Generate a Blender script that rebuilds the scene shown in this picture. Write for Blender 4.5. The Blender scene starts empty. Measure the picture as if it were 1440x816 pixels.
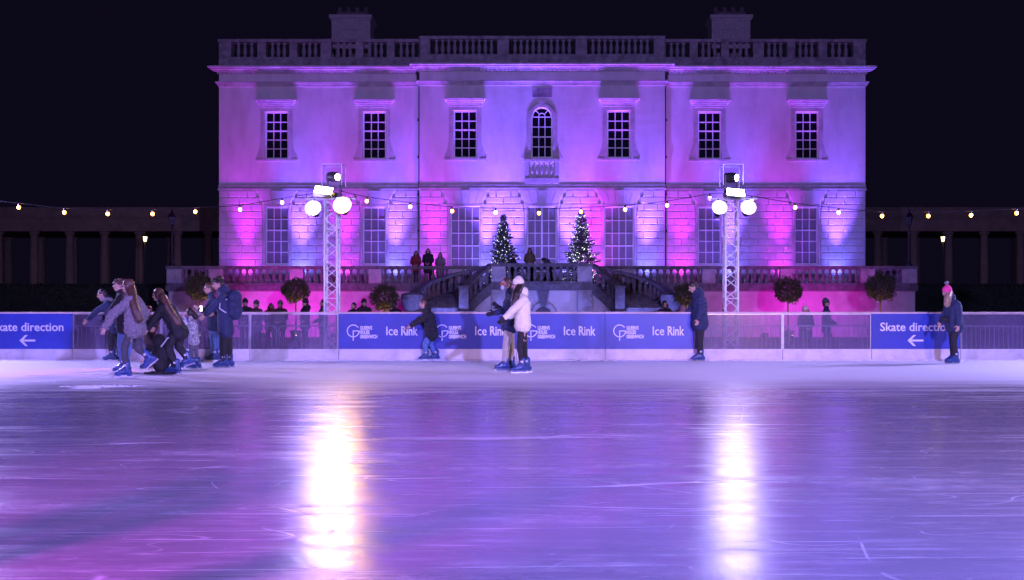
import bpy, bmesh, math, random
from mathutils import Vector, Matrix, Euler, noise
R = math.radians
random.seed(11)
S = bpy.context.scene
COL = S.collection

# ---------------------------------------------------------------- camera, world, exposure, rink lamps
CH = 1.21                                  # eye height above the ice
cd = bpy.data.cameras.new('camera'); cam = bpy.data.objects.new('camera', cd); COL.objects.link(cam)
cam.location = (0, 0, CH); cam.rotation_euler = (R(90), 0, 0)
cd.sensor_width = 36; cd.lens = 36; cd.shift_x = -42/1440; cd.shift_y = 24/1440
cd.clip_start = .05; cd.clip_end = 800
S.camera = cam
wd = bpy.data.worlds.new('World'); S.world = wd; wd.use_nodes = True
nt = wd.node_tree; bg = nt.nodes['Background']
sky = nt.nodes.new('ShaderNodeTexSky'); sky.sky_type = 'NISHITA'; sky.sun_disc = False
sky.sun_elevation = R(-5); sky.sun_rotation = R(180)
mixw = nt.nodes.new('ShaderNodeMix'); mixw.data_type = 'RGBA'; mixw.blend_type = 'ADD'; mixw.inputs[0].default_value = .02
mixw.inputs[6].default_value = (.0036, .0026, .0090, 1)
nt.links.new(sky.outputs[0], mixw.inputs[7]); nt.links.new(mixw.outputs[2], bg.inputs[0])
bg.inputs[1].default_value = 1.0
S.view_settings.view_transform = 'Standard'; S.view_settings.look = 'None'
S.view_settings.exposure = 0; S.view_settings.gamma = 1
S.render.engine = 'CYCLES'
S.cycles.use_denoising = True
S.cycles.max_bounces = 6; S.cycles.diffuse_bounces = 2; S.cycles.glossy_bounces = 3
S.cycles.transparent_max_bounces = 10; S.cycles.sample_clamp_indirect = 6
S.cycles.caustics_reflective = False; S.cycles.caustics_refractive = False

def spot(name, loc, target, power, color, cone=60, blend=.5, size=.1):
    l = bpy.data.lights.new(name, 'SPOT'); l.energy = power; l.color = color
    l.spot_size = R(cone); l.spot_blend = blend; l.shadow_soft_size = size
    o = bpy.data.objects.new(name, l); COL.objects.link(o); o.location = loc
    d = Vector(target)-Vector(loc); o.rotation_euler = d.to_track_quat('-Z', 'Y').to_euler()
    return o
# floodlights on the near side of the rink, behind the photographer, and an added amber fill
spot('rink_flood', (5.6, -3, 5.2), (-1, 30, 2.5), 29000, (.33, .26, 1.0), 96, .75, .22)
spot('rink_flood', (-9.5, -3, 5.6), (-2, 30, 2.5), 14000, (.42, .25, 1.0), 96, .75, .3)
spot('amber_fill', (9.5, -2, 3.2), (5.6, 9.5, 0), 6500, (1,.55,.30), 60, 1, .2)  # added fill lamp, warms the ice at lower right
spot('magenta_flood', (-4.7, .1, 2.6), (-2.4, 5.6, 0), 3300, (1,.04,.85), 44, .6, .05)
MAG = (1.0, .035, .62); BLU = (.22, .24, 1.0)

# ---------------------------------------------------------------- helpers
class MB:
    def __init__(s): s.v = []; s.f = []
    def add(s, vs, fs):
        n = len(s.v); s.v += [tuple(v) for v in vs]; s.f += [tuple(i+n for i in f) for f in fs]; return s
    def box(s, x0, x1, y0, y1, z0, z1, M=None):
        vs = [(x, y, z) for z in (z0, z1) for y in (y0, y1) for x in (x0, x1)]
        if M: vs = [M @ Vector(v) for v in vs]
        return s.add(vs, [(0,2,3,1),(4,5,7,6),(0,1,5,4),(2,6,7,3),(0,4,6,2),(1,3,7,5)])
    def block(s, x0, x1, y0, y1, z0, z1, c=.012):      # block with a chamfered front (y0 = front)
        vs = [(x0,y1,z0),(x1,y1,z0),(x1,y1,z1),(x0,y1,z1),(x0,y0+c,z0),(x1,y0+c,z0),(x1,y0+c,z1),(x0,y0+c,z1),
              (x0+c,y0,z0+c),(x1-c,y0,z0+c),(x1-c,y0,z1-c),(x0+c,y0,z1-c)]
        fs = [(3,2,1,0),(0,1,5,4),(1,2,6,5),(2,3,7,6),(3,0,4,7),(4,5,9,8),(5,6,10,9),(6,7,11,10),(7,4,8,11),(8,9,10,11)]
        return s.add(vs, fs)
    def quad(s, a, b, c, d): return s.add([a,b,c,d], [(0,1,2,3)])
    def tube(s, pts, r, n=8, caps=True):
        pts = [Vector(p) for p in pts]; rs = r if isinstance(r, (list, tuple)) else [r]*len(pts)
        vs = []; fs = []; u = None
        for i, p in enumerate(pts):
            d = (pts[min(i+1, len(pts)-1)]-pts[max(i-1, 0)]).normalized()
            if u is None: u = d.orthogonal().normalized()
            u = (u-d*u.dot(d))
            u = u.normalized() if u.length > 1e-6 else d.orthogonal().normalized()
            w = d.cross(u)
            for k in range(n):
                a = 2*math.pi*k/n; vs.append(p+(u*math.cos(a)+w*math.sin(a))*rs[i])
        for i in range(len(pts)-1):
            for k in range(n): fs.append((i*n+k, i*n+(k+1)%n, (i+1)*n+(k+1)%n, (i+1)*n+k))
        if caps: fs.append(tuple(range(n-1, -1, -1))); fs.append(tuple((len(pts)-1)*n+k for k in range(n)))
        return s.add(vs, fs)
    def lathe(s, prof, c=(0,0,0), n=12, M=None):
        vs = []; fs = []
        for r, z in prof:
            for k in range(n):
                a = 2*math.pi*k/n; v = Vector((r*math.cos(a), r*math.sin(a), z))
                vs.append((M @ v if M else v)+Vector(c))
        for i in range(len(prof)-1):
            for k in range(n): fs.append((i*n+k, i*n+(k+1)%n, (i+1)*n+(k+1)%n, (i+1)*n+k))
        fs.append(tuple(range(n-1, -1, -1))); fs.append(tuple((len(prof)-1)*n+k for k in range(n)))
        return s.add(vs, fs)
    def prism(s, poly, y0, y1):                        # polygon in xz, extruded along y
        n = len(poly); vs = [(x, y0, z) for x, z in poly]+[(x, y1, z) for x, z in poly]
        fs = [tuple(range(n)), tuple(range(2*n-1, n-1, -1))]+[(i, i+n, (i+1)%n+n, (i+1)%n) for i in range(n)]
        return s.add(vs, fs)
    def ell(s, c, r, M=None, nu=14, nv=8):
        vs = []; fs = []; c = Vector(c)
        for j in range(1, nv):
            t = math.pi*j/nv
            for i in range(nu):
                a = 2*math.pi*i/nu
                v = Vector((r[0]*math.sin(t)*math.cos(a), r[1]*math.sin(t)*math.sin(a), r[2]*math.cos(t)))
                vs.append((M @ v if M else v)+c)
        t_ = Vector((0,0,r[2])); b_ = Vector((0,0,-r[2]))
        vs.append((M @ t_ if M else t_)+c); vs.append((M @ b_ if M else b_)+c)
        T = len(vs)-2; B = T+1
        for j in range(nv-2):
            for i in range(nu): fs.append((j*nu+i, (j+1)*nu+i, (j+1)*nu+(i+1)%nu, j*nu+(i+1)%nu))
        for i in range(nu): fs.append((T, i, (i+1)%nu)); fs.append((B, (nv-2)*nu+(i+1)%nu, (nv-2)*nu+i))
        return s.add(vs, fs)
    def cap(s, a, b, ra, rb=None, squash=None, n=12):   # tapered capsule; squash = (axis vector, factor)
        a = Vector(a); b = Vector(b); rb = ra if rb is None else rb
        d = b-a; L = d.length
        d = d/L if L > 1e-6 else Vector((0,0,1))
        u = d.orthogonal().normalized(); w = d.cross(u)
        rings = [(-.95, ra*.31), (-.7, ra*.71), (-.3, ra*.95), (0, ra)]
        rr = [(a+d*(k*ra), q) for k, q in rings]+[(b+d*(-k*rb), q/max(ra,1e-6)*rb) for k, q in reversed(rings)]
        vs = []; fs = []
        for p, q in rr:
            for k in range(n):
                t = 2*math.pi*k/n; o = (u*math.cos(t)+w*math.sin(t))*q
                if squash: ax, f = squash; o = o-ax*(o.dot(ax)*(1-f))
                vs.append(p+o)
        for i in range(len(rr)-1):
            for k in range(n): fs.append((i*n+k, i*n+(k+1)%n, (i+1)*n+(k+1)%n, (i+1)*n+k))
        fs.append(tuple(range(n-1, -1, -1))); fs.append(tuple((len(rr)-1)*n+k for k in range(n)))
        return s.add(vs, fs)
    def mesh(s, name, smooth=False):
        me = bpy.data.meshes.new(name); me.from_pydata(s.v, [], s.f); me.update()
        if smooth: me.polygons.foreach_set('use_smooth', [True]*len(me.polygons))
        return me
    def build(s, name, m, parent=None, smooth=False, fixn=True):
        me = s.mesh(name, smooth)
        if fixn:
            bm = bmesh.new(); bm.from_mesh(me); bmesh.ops.recalc_face_normals(bm, faces=bm.faces); bm.to_mesh(me); bm.free()
        return link(name, me, m, parent)

def link(name, me, m=None, parent=None):
    if m is not None and not me.materials: me.materials.append(m)
    o = bpy.data.objects.new(name, me); COL.objects.link(o)
    if parent is not None: o.parent = parent; o.matrix_parent_inverse = Matrix.Translation(-Vector(parent.location)) if parent.rotation_euler[2] == 0 else parent.matrix_basis.inverted()
    return o
def tag(o, label=None, cat=None, group=None, kind=None):
    if label: o['label'] = label
    if cat: o['category'] = cat
    if group: o['group'] = group
    if kind: o['kind'] = kind
    return o
def thing(name, label, cat, loc=(0,0,0), group=None):
    o = bpy.data.objects.new(name, None); COL.objects.link(o); o.location = loc; o.empty_display_size = .1
    return tag(o, label, cat, group)
def copy_tree(o, delta, parent=None):
    c = o.copy(); COL.objects.link(c)
    if parent is None: c.location = Vector(o.location)+Vector(delta)
    else:
        c.parent = parent; c.matrix_parent_inverse = o.matrix_parent_inverse.copy()
    for ch in list(o.children): copy_tree(ch, delta, c)
    return c

def mat(name, col, rough=.6, metal=0, var=.12, scale=3, bump=0, bscale=None, stretch=(1,1,1), emit=None, estr=0, spec=.5, dirt=None, dscale=.6, coat=0):
    m = bpy.data.materials.new(name); m.use_nodes = True; n = m.node_tree; L = n.links
    b = n.nodes['Principled BSDF']; b.inputs['Roughness'].default_value = rough; b.inputs['Metallic'].default_value = metal
    b.inputs['Specular IOR Level'].default_value = spec
    if coat: b.inputs['Coat Weight'].default_value = coat; b.inputs['Coat Roughness'].default_value = .15
    tc = n.nodes.new('ShaderNodeTexCoord'); mp = n.nodes.new('ShaderNodeMapping'); mp.inputs['Scale'].default_value = stretch
    L.new(tc.outputs['Object'], mp.inputs[0])
    nz = n.nodes.new('ShaderNodeTexNoise'); nz.inputs['Scale'].default_value = scale; nz.inputs['Detail'].default_value = 5
    L.new(mp.outputs[0], nz.inputs[0])
    cr = n.nodes.new('ShaderNodeValToRGB'); c = col
    cr.color_ramp.elements[0].position = .3; cr.color_ramp.elements[1].position = .7
    cr.color_ramp.elements[0].color = (c[0]*(1-var), c[1]*(1-var), c[2]*(1-var), 1)
    cr.color_ramp.elements[1].color = (min(1,c[0]*(1+var)), min(1,c[1]*(1+var)), min(1,c[2]*(1+var)), 1)
    L.new(nz.outputs[0], cr.inputs[0]); out = cr.outputs[0]
    if dirt:
        nd = n.nodes.new('ShaderNodeTexNoise'); nd.inputs['Scale'].default_value = dscale; nd.inputs['Detail'].default_value = 8; nd.inputs['Roughness'].default_value = .65
        L.new(mp.outputs[0], nd.inputs[0]); r2 = n.nodes.new('ShaderNodeValToRGB'); r2.color_ramp.elements[0].position = .45; r2.color_ramp.elements[1].position = .75
        L.new(nd.outputs[0], r2.inputs[0]); mx = n.nodes.new('ShaderNodeMix'); mx.data_type = 'RGBA'
        L.new(r2.outputs[0], mx.inputs[0]); L.new(out, mx.inputs[6]); mx.inputs[7].default_value = (*dirt, 1); out = mx.outputs[2]
    L.new(out, b.inputs['Base Color'])
    if bump:
        nb = n.nodes.new('ShaderNodeTexNoise'); nb.inputs['Scale'].default_value = bscale or scale*6; nb.inputs['Detail'].default_value = 4
        L.new(mp.outputs[0], nb.inputs[0]); bp = n.nodes.new('ShaderNodeBump'); bp.inputs['Strength'].default_value = bump; bp.inputs['Distance'].default_value = .02
        L.new(nb.outputs[0], bp.inputs['Height']); L.new(bp.outputs[0], b.inputs['Normal'])
    if emit: b.inputs['Emission Color'].default_value = (*emit, 1); b.inputs['Emission Strength'].default_value = estr
    return m

# ---------------------------------------------------------------- materials
def stucco():
    m = mat('stucco', (.70,.68,.64), .8, var=.05, scale=1.6, dirt=(.54,.52,.49), dscale=1.1, stretch=(1,1,.4))
    n = m.node_tree; L = n.links; b = n.nodes['Principled BSDF']
    tc = n.nodes.new('ShaderNodeTexCoord'); sw = n.nodes.new('ShaderNodeSeparateXYZ'); cb = n.nodes.new('ShaderNodeCombineXYZ')
    L.new(tc.outputs['Object'], sw.inputs[0]); L.new(sw.outputs[0], cb.inputs[0]); L.new(sw.outputs[2], cb.inputs[1])
    br = n.nodes.new('ShaderNodeTexBrick'); br.inputs['Scale'].default_value = 1; br.inputs['Brick Width'].default_value = .24; br.inputs['Row Height'].default_value = .085
    br.inputs['Mortar Size'].default_value = .008; br.inputs['Color1'].default_value = (1,1,1,1); br.inputs['Color2'].default_value = (.9,.9,.9,1); br.inputs['Mortar'].default_value = (.2,.2,.2,1)
    L.new(cb.outputs[0], br.inputs[0])
    nz = n.nodes.new('ShaderNodeTexNoise'); nz.inputs['Scale'].default_value = 2.2; nz.inputs['Detail'].default_value = 8; L.new(tc.outputs['Object'], nz.inputs[0])
    ad = n.nodes.new('ShaderNodeMath'); ad.operation = 'MULTIPLY_ADD'; ad.inputs[1].default_value = .35; L.new(br.outputs[0], ad.inputs[0]); L.new(nz.outputs[0], ad.inputs[2])
    bp = n.nodes.new('ShaderNodeBump'); bp.inputs['Strength'].default_value = .38; bp.inputs['Distance'].default_value = .025
    L.new(ad.outputs[0], bp.inputs['Height']); L.new(bp.outputs[0], b.inputs['Normal']); return m
M = {}
M['stucco'] = stucco()
M['block'] = mat('rusticated_stone', (.60,.58,.54), .8, var=.08, scale=2.5, bump=.25, bscale=14, dirt=(.42,.40,.38), dscale=.8)
M['trim'] = mat('dressed_stone', (.52,.50,.46), .75, var=.1, scale=4, bump=.15, dirt=(.30,.29,.27), dscale=1.5)
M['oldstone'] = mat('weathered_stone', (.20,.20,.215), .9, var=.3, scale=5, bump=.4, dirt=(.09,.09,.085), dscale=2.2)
M['parapet'] = mat('parapet_stone', (.30,.28,.28), .9, var=.25, scale=4, bump=.3, dirt=(.10,.095,.09), dscale=1.8)
M['greystone'] = mat('pale_pier_stone', (.50,.50,.51), .85, var=.15, scale=3, bump=.25, dirt=(.2,.2,.2), dscale=1.6)
M['render'] = mat('white_render', (.66,.64,.62), .85, var=.06, scale=2, bump=.12, dirt=(.45,.43,.40), dscale=.9)
M['brick'] = mat('chimney_brick', (.42,.38,.36), .9, var=.2, scale=8, bump=.3)
M['darkbrick'] = mat('sooty_brick', (.12,.10,.10), .9, var=.2, scale=8, bump=.3)
M['sash'] = mat('white_sash_paint', (.84,.84,.82), .4, var=.04)
M['dglass'] = mat('dark_window_glass', (.012,.014,.022), .08, var=.3, scale=1.2, spec=.6)
M['shut'] = mat('window_shutter', (.21,.20,.22), .45, var=.12, scale=1.5)
M['iron'] = mat('black_iron', (.02,.02,.022), .45, metal=.3, bump=.1)
M['alu'] = mat('truss_aluminium', (.84,.84,.86), .4, metal=.05, var=.08, scale=9)
M['steel'] = mat('galvanised_steel', (.45,.46,.48), .4, metal=.85, var=.15, scale=12)
M['kick'] = mat('white_kickplate', (.72,.71,.72), .5, var=.05, scale=2, dirt=(.48,.46,.46), dscale=2.5, bump=.05)
M['rail'] = mat('pale_board_cap', (.62,.50,.44), .5, var=.1, scale=3, dirt=(.4,.32,.28), dscale=2)
M['banner'] = mat('blue_banner', (.026,.05,.37), .42, var=.14, scale=1.5, bump=.30, bscale=1.6, dirt=(.02,.04,.30), dscale=2)
M['print'] = mat('white_print', (.78,.78,.80), .5, var=.02)
M['hous'] = mat('black_lamp_housing', (.015,.015,.018), .4, var=.2)
M['ground'] = mat('dark_paving', (.07,.07,.075), .85, var=.25, scale=1.5, bump=.3, dirt=(.03,.03,.03), dscale=.5)
M['pave'] = mat('terrace_paving', (.30,.29,.27), .8, var=.15, scale=2, bump=.2)
M['bark'] = mat('bark', (.14,.10,.07), .9, var=.3, scale=20, bump=.5, stretch=(1,1,.2))
M['leaf'] = mat('bay_leaf', (.095,.095,.045), .5, var=.5, scale=14)
M['fir'] = mat('fir_needles', (.09,.13,.11), .6, var=.5, scale=10)
M['hedge'] = mat('hedge_leaf', (.02,.035,.018), .7, var=.5, scale=9)
def em(name, col, s): return mat(name, (.8,.8,.8), .5, emit=col, estr=s)
M['bulb'] = em('warm_bulb', (1,.33,.016), 19)
M['fairy'] = em('fairy_light', (.80,.86,1), 8)
M['flood'] = em('flood_face', (.80,.82,1), 60)
M['parw'] = em('white_par_face', (.74,.68,1), 48)
M['pary'] = em('yellow_par_face', (1,.50,.006), 380)
M['mhl'] = em('moving_head_lens', (.75,.85,1), 60)
M['lant'] = em('lit_lantern_glass', (1,.72,.32), 3)
M['magl'] = em('magenta_led', (1,.05,.6), 14); M['blul'] = em('blue_led', (.3,.35,1), 14); M['warml'] = em('warm_led', (1,.7,.35), 14)
M['lampglass'] = mat('unlit_lantern_glass', (.10,.10,.13), .15, var=.2)
M['phone'] = em('phone_screen', (1,.85,.65), 2.0)
M['snow'] = mat('shaved_ice_and_light_patches', (.86,.88,.92), .8, var=.04, scale=20, bump=.6, bscale=90)

def acrylic():
    m = bpy.data.materials.new('scuffed_acrylic'); m.use_nodes = True; n = m.node_tree; L = n.links
    n.nodes.remove(n.nodes['Principled BSDF']); out = n.nodes['Material Output']
    tr = n.nodes.new('ShaderNodeBsdfTransparent'); tr.inputs[0].default_value = (.86,.85,.93,1)
    df = n.nodes.new('ShaderNodeBsdfDiffuse'); df.inputs[0].default_value = (.34,.28,.46,1)
    gl = n.nodes.new('ShaderNodeBsdfGlossy'); gl.inputs['Roughness'].default_value = .12
    tc = n.nodes.new('ShaderNodeTexCoord'); mp = n.nodes.new('ShaderNodeMapping'); mp.inputs['Scale'].default_value = (5,1,.7); L.new(tc.outputs['Object'], mp.inputs[0])
    nz = n.nodes.new('ShaderNodeTexNoise'); nz.inputs['Scale'].default_value = 2.4; nz.inputs['Detail'].default_value = 7; nz.inputs['Roughness'].default_value = .6; L.new(mp.outputs[0], nz.inputs[0])
    mr = n.nodes.new('ShaderNodeMapRange'); mr.inputs[1].default_value = .25; mr.inputs[2].default_value = .8; mr.inputs[3].default_value = .18; mr.inputs[4].default_value = .36; L.new(nz.outputs[0], mr.inputs[0])
    m1 = n.nodes.new('ShaderNodeMixShader'); L.new(mr.outputs[0], m1.inputs[0]); L.new(tr.outputs[0], m1.inputs[1]); L.new(df.outputs[0], m1.inputs[2])
    m2 = n.nodes.new('ShaderNodeMixShader'); m2.inputs[0].default_value = .07; L.new(m1.outputs[0], m2.inputs[1]); L.new(gl.outputs[0], m2.inputs[2])
    L.new(m2.outputs[0], out.inputs[0]); return m
M['acrylic'] = acrylic()
def clear():
    m = bpy.data.materials.new('clear_plastic'); m.use_nodes = True; n = m.node_tree; L = n.links
    n.nodes.remove(n.nodes['Principled BSDF']); out = n.nodes['Material Output']
    tr = n.nodes.new('ShaderNodeBsdfTransparent'); tr.inputs[0].default_value = (.85,.85,.9,1)
    gl = n.nodes.new('ShaderNodeBsdfGlossy'); gl.inputs['Roughness'].default_value = .15
    fr = n.nodes.new('ShaderNodeTexNoise'); fr.inputs['Scale'].default_value = 3
    mr = n.nodes.new('ShaderNodeMapRange'); mr.inputs[3].default_value = .0; mr.inputs[4].default_value = .015; L.new(fr.outputs[0], mr.inputs[0])
    m2 = n.nodes.new('ShaderNodeMixShader'); L.new(mr.outputs[0], m2.inputs[0]); L.new(tr.outputs[0], m2.inputs[1]); L.new(gl.outputs[0], m2.inputs[2])
    L.new(m2.outputs[0], out.inputs[0]); return m
M['clear'] = clear()

def ice():
    m = bpy.data.materials.new('ice'); m.use_nodes = True; n = m.node_tree; L = n.links
    b = n.nodes['Principled BSDF']; b.inputs['IOR'].default_value = 1.42
    N = n.nodes.new
    tc = N('ShaderNodeTexCoord'); sx = N('ShaderNodeSeparateXYZ'); L.new(tc.outputs['Object'], sx.inputs[0])
    def noise_(scale, detail, st, rough=.55, dist=0):
        mp = N('ShaderNodeMapping'); mp.inputs['Scale'].default_value = st; L.new(tc.outputs['Object'], mp.inputs[0])
        z = N('ShaderNodeTexNoise'); z.inputs['Scale'].default_value = scale; z.inputs['Detail'].default_value = detail
        z.inputs['Roughness'].default_value = rough; z.inputs['Distortion'].default_value = dist; L.new(mp.outputs[0], z.inputs[0]); return z.outputs[0]
    def rng(i, a, b_, c=0, d=1):
        r = N('ShaderNodeMapRange'); r.interpolation_type = 'SMOOTHSTEP'
        for k, v in zip((1,2,3,4), (a,b_,c,d)): r.inputs[k].default_value = v
        L.new(i, r.inputs[0]); return r.outputs[0]
    def mth(op, a, b_, c=None):
        q = N('ShaderNodeMath'); q.operation = op
        for k, v in enumerate((a, b_, c)):
            if v is None: continue
            if isinstance(v, (int, float)): q.inputs[k].default_value = v
            else: L.new(v, q.inputs[k])
        return q.outputs[0]
    # trodden frost band along the far boards
    wob = noise_(1.0, 8, (.16, 2.2, 1), .75)
    yy = mth('MULTIPLY_ADD', wob, 5.0, sx.outputs[1])
    frost = mth('MAXIMUM', rng(yy, 16.6, 20.4), mth('MULTIPLY', rng(yy, 14.2, 18.5), rng(noise_(2.0, 9, (.2, 1.6, 1), .75), .44, .66)))
    far = rng(sx.outputs[1], 19.0, 22.5)
    patches = rng(noise_(.9, 10, (.30, .9, 1), .78), .52, .74)          # shaved ice lying in drifts
    def lines(scale, st, w, dist):                                        # blade cuts: thin level lines of a noise
        z = noise_(scale, 1, st, .4, dist); a = mth('ABSOLUTE', mth('SUBTRACT', z, .5), 0); return rng(a, 0, w, 1, 0)
    l1 = lines(.5, (.10, 1.5, 1), .004, .15); l2 = lines(1.1, (.07, 1.3, 1), .004, .1); l3 = mth('MULTIPLY', lines(.45, (.5, .6, 1), .0016, .25), .6); l4 = mth('MULTIPLY', lines(2.6, (.30, .8, 1), .006, .1), .45)
    gate = rng(noise_(1.6, 4, (.5, 1.4, 1)), .45, .62)
    cuts = mth('MULTIPLY', mth('MAXIMUM', mth('MAXIMUM', l1, l2), mth('MAXIMUM', l3, l4)), gate)
    speck = rng(noise_(26, 4, (.5, 1, 1), .7), .62, .78)
    scr = mth('MAXIMUM', mth('MULTIPLY', rng(noise_(3, 9, (.45, 4.5, 1), .78), .50, .78), .48), mth('MULTIPLY', speck, .45))
    whit = mth('MAXIMUM', mth('MAXIMUM', frost, mth('MULTIPLY', patches, .50)), mth('MAXIMUM', mth('MULTIPLY', cuts, .55), scr))
    mc = N('ShaderNodeMix'); mc.data_type = 'RGBA'; mc.inputs[6].default_value = (.20,.19,.24,1); mc.inputs[7].default_value = (.84,.86,.92,1)
    L.new(mth('MINIMUM', whit, 1), mc.inputs[0]); L.new(mc.outputs[2], b.inputs['Base Color'])
    rb = mth('MULTIPLY_ADD', frost, .42, .215)
    rb = mth('MULTIPLY_ADD', patches, .10, rb); rb = mth('MULTIPLY_ADD', cuts, .15, rb)
    rb = mth('MULTIPLY_ADD', rng(noise_(1.3, 8, (.12, 2.6, 1), .7), .38, .62, -.5, .5), .13, rb)
    L.new(rb, b.inputs['Roughness'])
    h = mth('MULTIPLY_ADD', noise_(2.0, 8, (.55, 3.0, 1), .66), .6, mth('MULTIPLY', noise_(40, 3, (.35, 1, 1)), .10))
    h = mth('SUBTRACT', h, mth('MULTIPLY', cuts, .25)); h = mth('MULTIPLY_ADD', speck, .10, h)
    bp = N('ShaderNodeBump'); bp.inputs['Strength'].default_value = .42; bp.inputs['Distance'].default_value = .02
    L.new(h, bp.inputs['Height']); L.new(bp.outputs[0], b.inputs['Normal'])
    return m
M['ice'] = ice()

GZ = -.25
def W(px, py, s, dy=0): return Vector(((px-762)/s, 1440/s+dy, CH+(432-py)/s))
SB = 62.0; DB = 1440/SB                       # boards
# ---------------------------------------------------------------- ground and ice
g = MB().box(-260, 260, DB+.12, 420, GZ-.3, GZ).build('ground', M['ground']); tag(g, kind='structure')
ic = MB().box(-34, 34, -14, DB+.02, -.25, 0).build('ice_rink', M['ice']); tag(ic, kind='structure')
g2 = MB().box(-260, 260, -60, -14.01, GZ-.3, GZ).build('ground', M['ground']); tag(g2, kind='structure')
# ================================================================ THE HOUSE
SF = 26.0; YF = 1440/SF
fx = lambda px: (px-762)/SF
fz = lambda py: CH+(432-py)/SF
TF = 2.25                                     # terrace floor
YC = YF-.35                                   # middle bay stands forward
house = thing('historic_house', 'wide white two storey classical stone house lit purple and pink', 'house', (0, YF, TF))
def rect_minus(x0, x1, z0, z1, holes):
    xs = sorted({x0, x1, *[h[0] for h in holes], *[h[1] for h in holes]}); zs = sorted({z0, z1, *[h[2] for h in holes], *[h[3] for h in holes]})
    for i in range(len(xs)-1):
        for j in range(len(zs)-1):
            cx = (xs[i]+xs[i+1])/2; cz = (zs[j]+zs[j+1])/2
            if x0 < cx < x1 and z0 < cz < z1 and not any(h[0] < cx < h[1] and h[2] < cz < h[3] for h in holes): yield xs[i], xs[i+1], zs[j], zs[j+1]
def wall(x0, x1, z0, z1, y, holes, depth, m, name='wall'):
    b = MB()
    for a, c, d, e in rect_minus(x0, x1, z0, z1, holes): b.quad((a,y,d),(c,y,d),(c,y,e),(a,y,e))
    for hx0, hx1, hz0, hz1 in holes:
        Y = y+depth
        b.quad((hx0,y,hz0),(hx0,Y,hz0),(hx0,Y,hz1),(hx0,y,hz1)); b.quad((hx1,y,hz0),(hx1,y,hz1),(hx1,Y,hz1),(hx1,Y,hz0))
        b.quad((hx0,y,hz0),(hx1,y,hz0),(hx1,Y,hz0),(hx0,Y,hz0)); b.quad((hx0,y,hz1),(hx0,Y,hz1),(hx1,Y,hz1),(hx1,y,hz1))
    Y = y+depth
    b.quad((x0,y,z0),(x0,y,z1),(x0,Y,z1),(x0,Y,z0)); b.quad((x1,y,z0),(x1,Y,z0),(x1,Y,z1),(x1,y,z1)); b.quad((x0,y,z1),(x1,y,z1),(x1,Y,z1),(x0,Y,z1))
    return b.build(name, m, house, fixn=False)
zt = fz(97); zband = fz(268)
UP = [389, 526.5, 655, 869.5, 998, 1135]
up_holes = {c: (fx(c-16.5), fx(c+16.5), fz(224), fz(157)) for c in UP}
GW = [(389.5, 16.5, 'w'), (526.5, 16.5, 'w'), (655, 21, 'c'), (762, 21, 'c'), (870, 21, 'c'), (998, 16.5, 'w'), (1134, 16.5, 'w')]
gr_holes = {c: (fx(c-w), fx(c+w), (fz(372.5) if k == 'w' else TF+.12), fz(291)) for c, w, k in GW}
XL, XR, CL, CR = fx(308), fx(1217), fx(591), fx(934)
TH = .28
def isc(c): return 600 < c < 930
wall(XL, CL, TF, zt, YF, [h for c, h in up_holes.items() if c < 600]+[h for c, h in gr_holes.items() if c < 600], TH, M['stucco'])
wall(CR, XR, TF, zt, YF, [h for c, h in up_holes.items() if c > 930]+[h for c, h in gr_holes.items() if c > 930], TH, M['stucco'])
arch_hole = (fx(747), fx(777), fz(224), fz(152))
wall(CL, CR, TF, zt, YC, [h for c, h in up_holes.items() if isc(c)]+[h for c, h in gr_holes.items() if isc(c)]+[arch_hole], TH, M['stucco'])
MB().box(XL+.01, XR-.01, YF+TH, YF+34, GZ, zt-.02).build('wall', M['stucco'], house)      # body of the house behind
MB().box(CL+.01, CR-.01, YC+TH, YF+TH-.003, TF, zt-.02).build('wall', M['stucco'], house)
# --- rusticated ground floor, real raised blocks
def rustic(x0, x1, y, holes, seed, shift):
    rnd = random.Random(seed); b = MB(); ch = .371; z = zband-.01; row = 0
    while z > TF+.05:
        zl = max(z-ch, TF)
        hz = [(h[0]-.12, h[1]+.12) for h in holes if h[2] < z-.02 and h[3]+.10 > zl+.02]
        if row in (0, 1, 2):   # room for the splayed arch over each window
            hz += [(h[0]-.16-(2-row)*.15, h[1]+.16+(2-row)*.15) for h in holes if h[3] <= z+.1]
        segs = [(x0, x1)]
        for a, c in hz:
            ns = []
            for s0, s1 in segs:
                if c <= s0 or a >= s1: ns.append((s0, s1)); continue
                if a > s0: ns.append((s0, a))
                if c < s1: ns.append((c, s1))
            segs = ns
        for s0, s1 in segs:
            L = s1-s0
            if L < .05: continue
            n = max(1, round(L/(1.05 if row % 2 else .95))); cuts = [s0+L*(i+(.0 if row % 2 else .5))/n for i in range(0, n+1)]
            pts = sorted({s0, s1, *[c for c in cuts if s0+.22 < c < s1-.22]})
            for a, c in zip(pts, pts[1:]): b.block(a+.017, c-.017, y-.05, y-.002, zl+.018, z-.018, .018)
        z -= ch; row += 1
    return b.build('stone_facing', M['block'], house)
rustic(XL, CL-.12, YF, [h for c, h in gr_holes.items() if c < 600], 1, 0)
rustic(CR+.12, XR, YF, [h for c, h in gr_holes.items() if c > 930], 2, 0)
rustic(CL+.01, CR-.01, YC, [h for c, h in gr_holes.items() if isc(c)], 3, 0)
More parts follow.
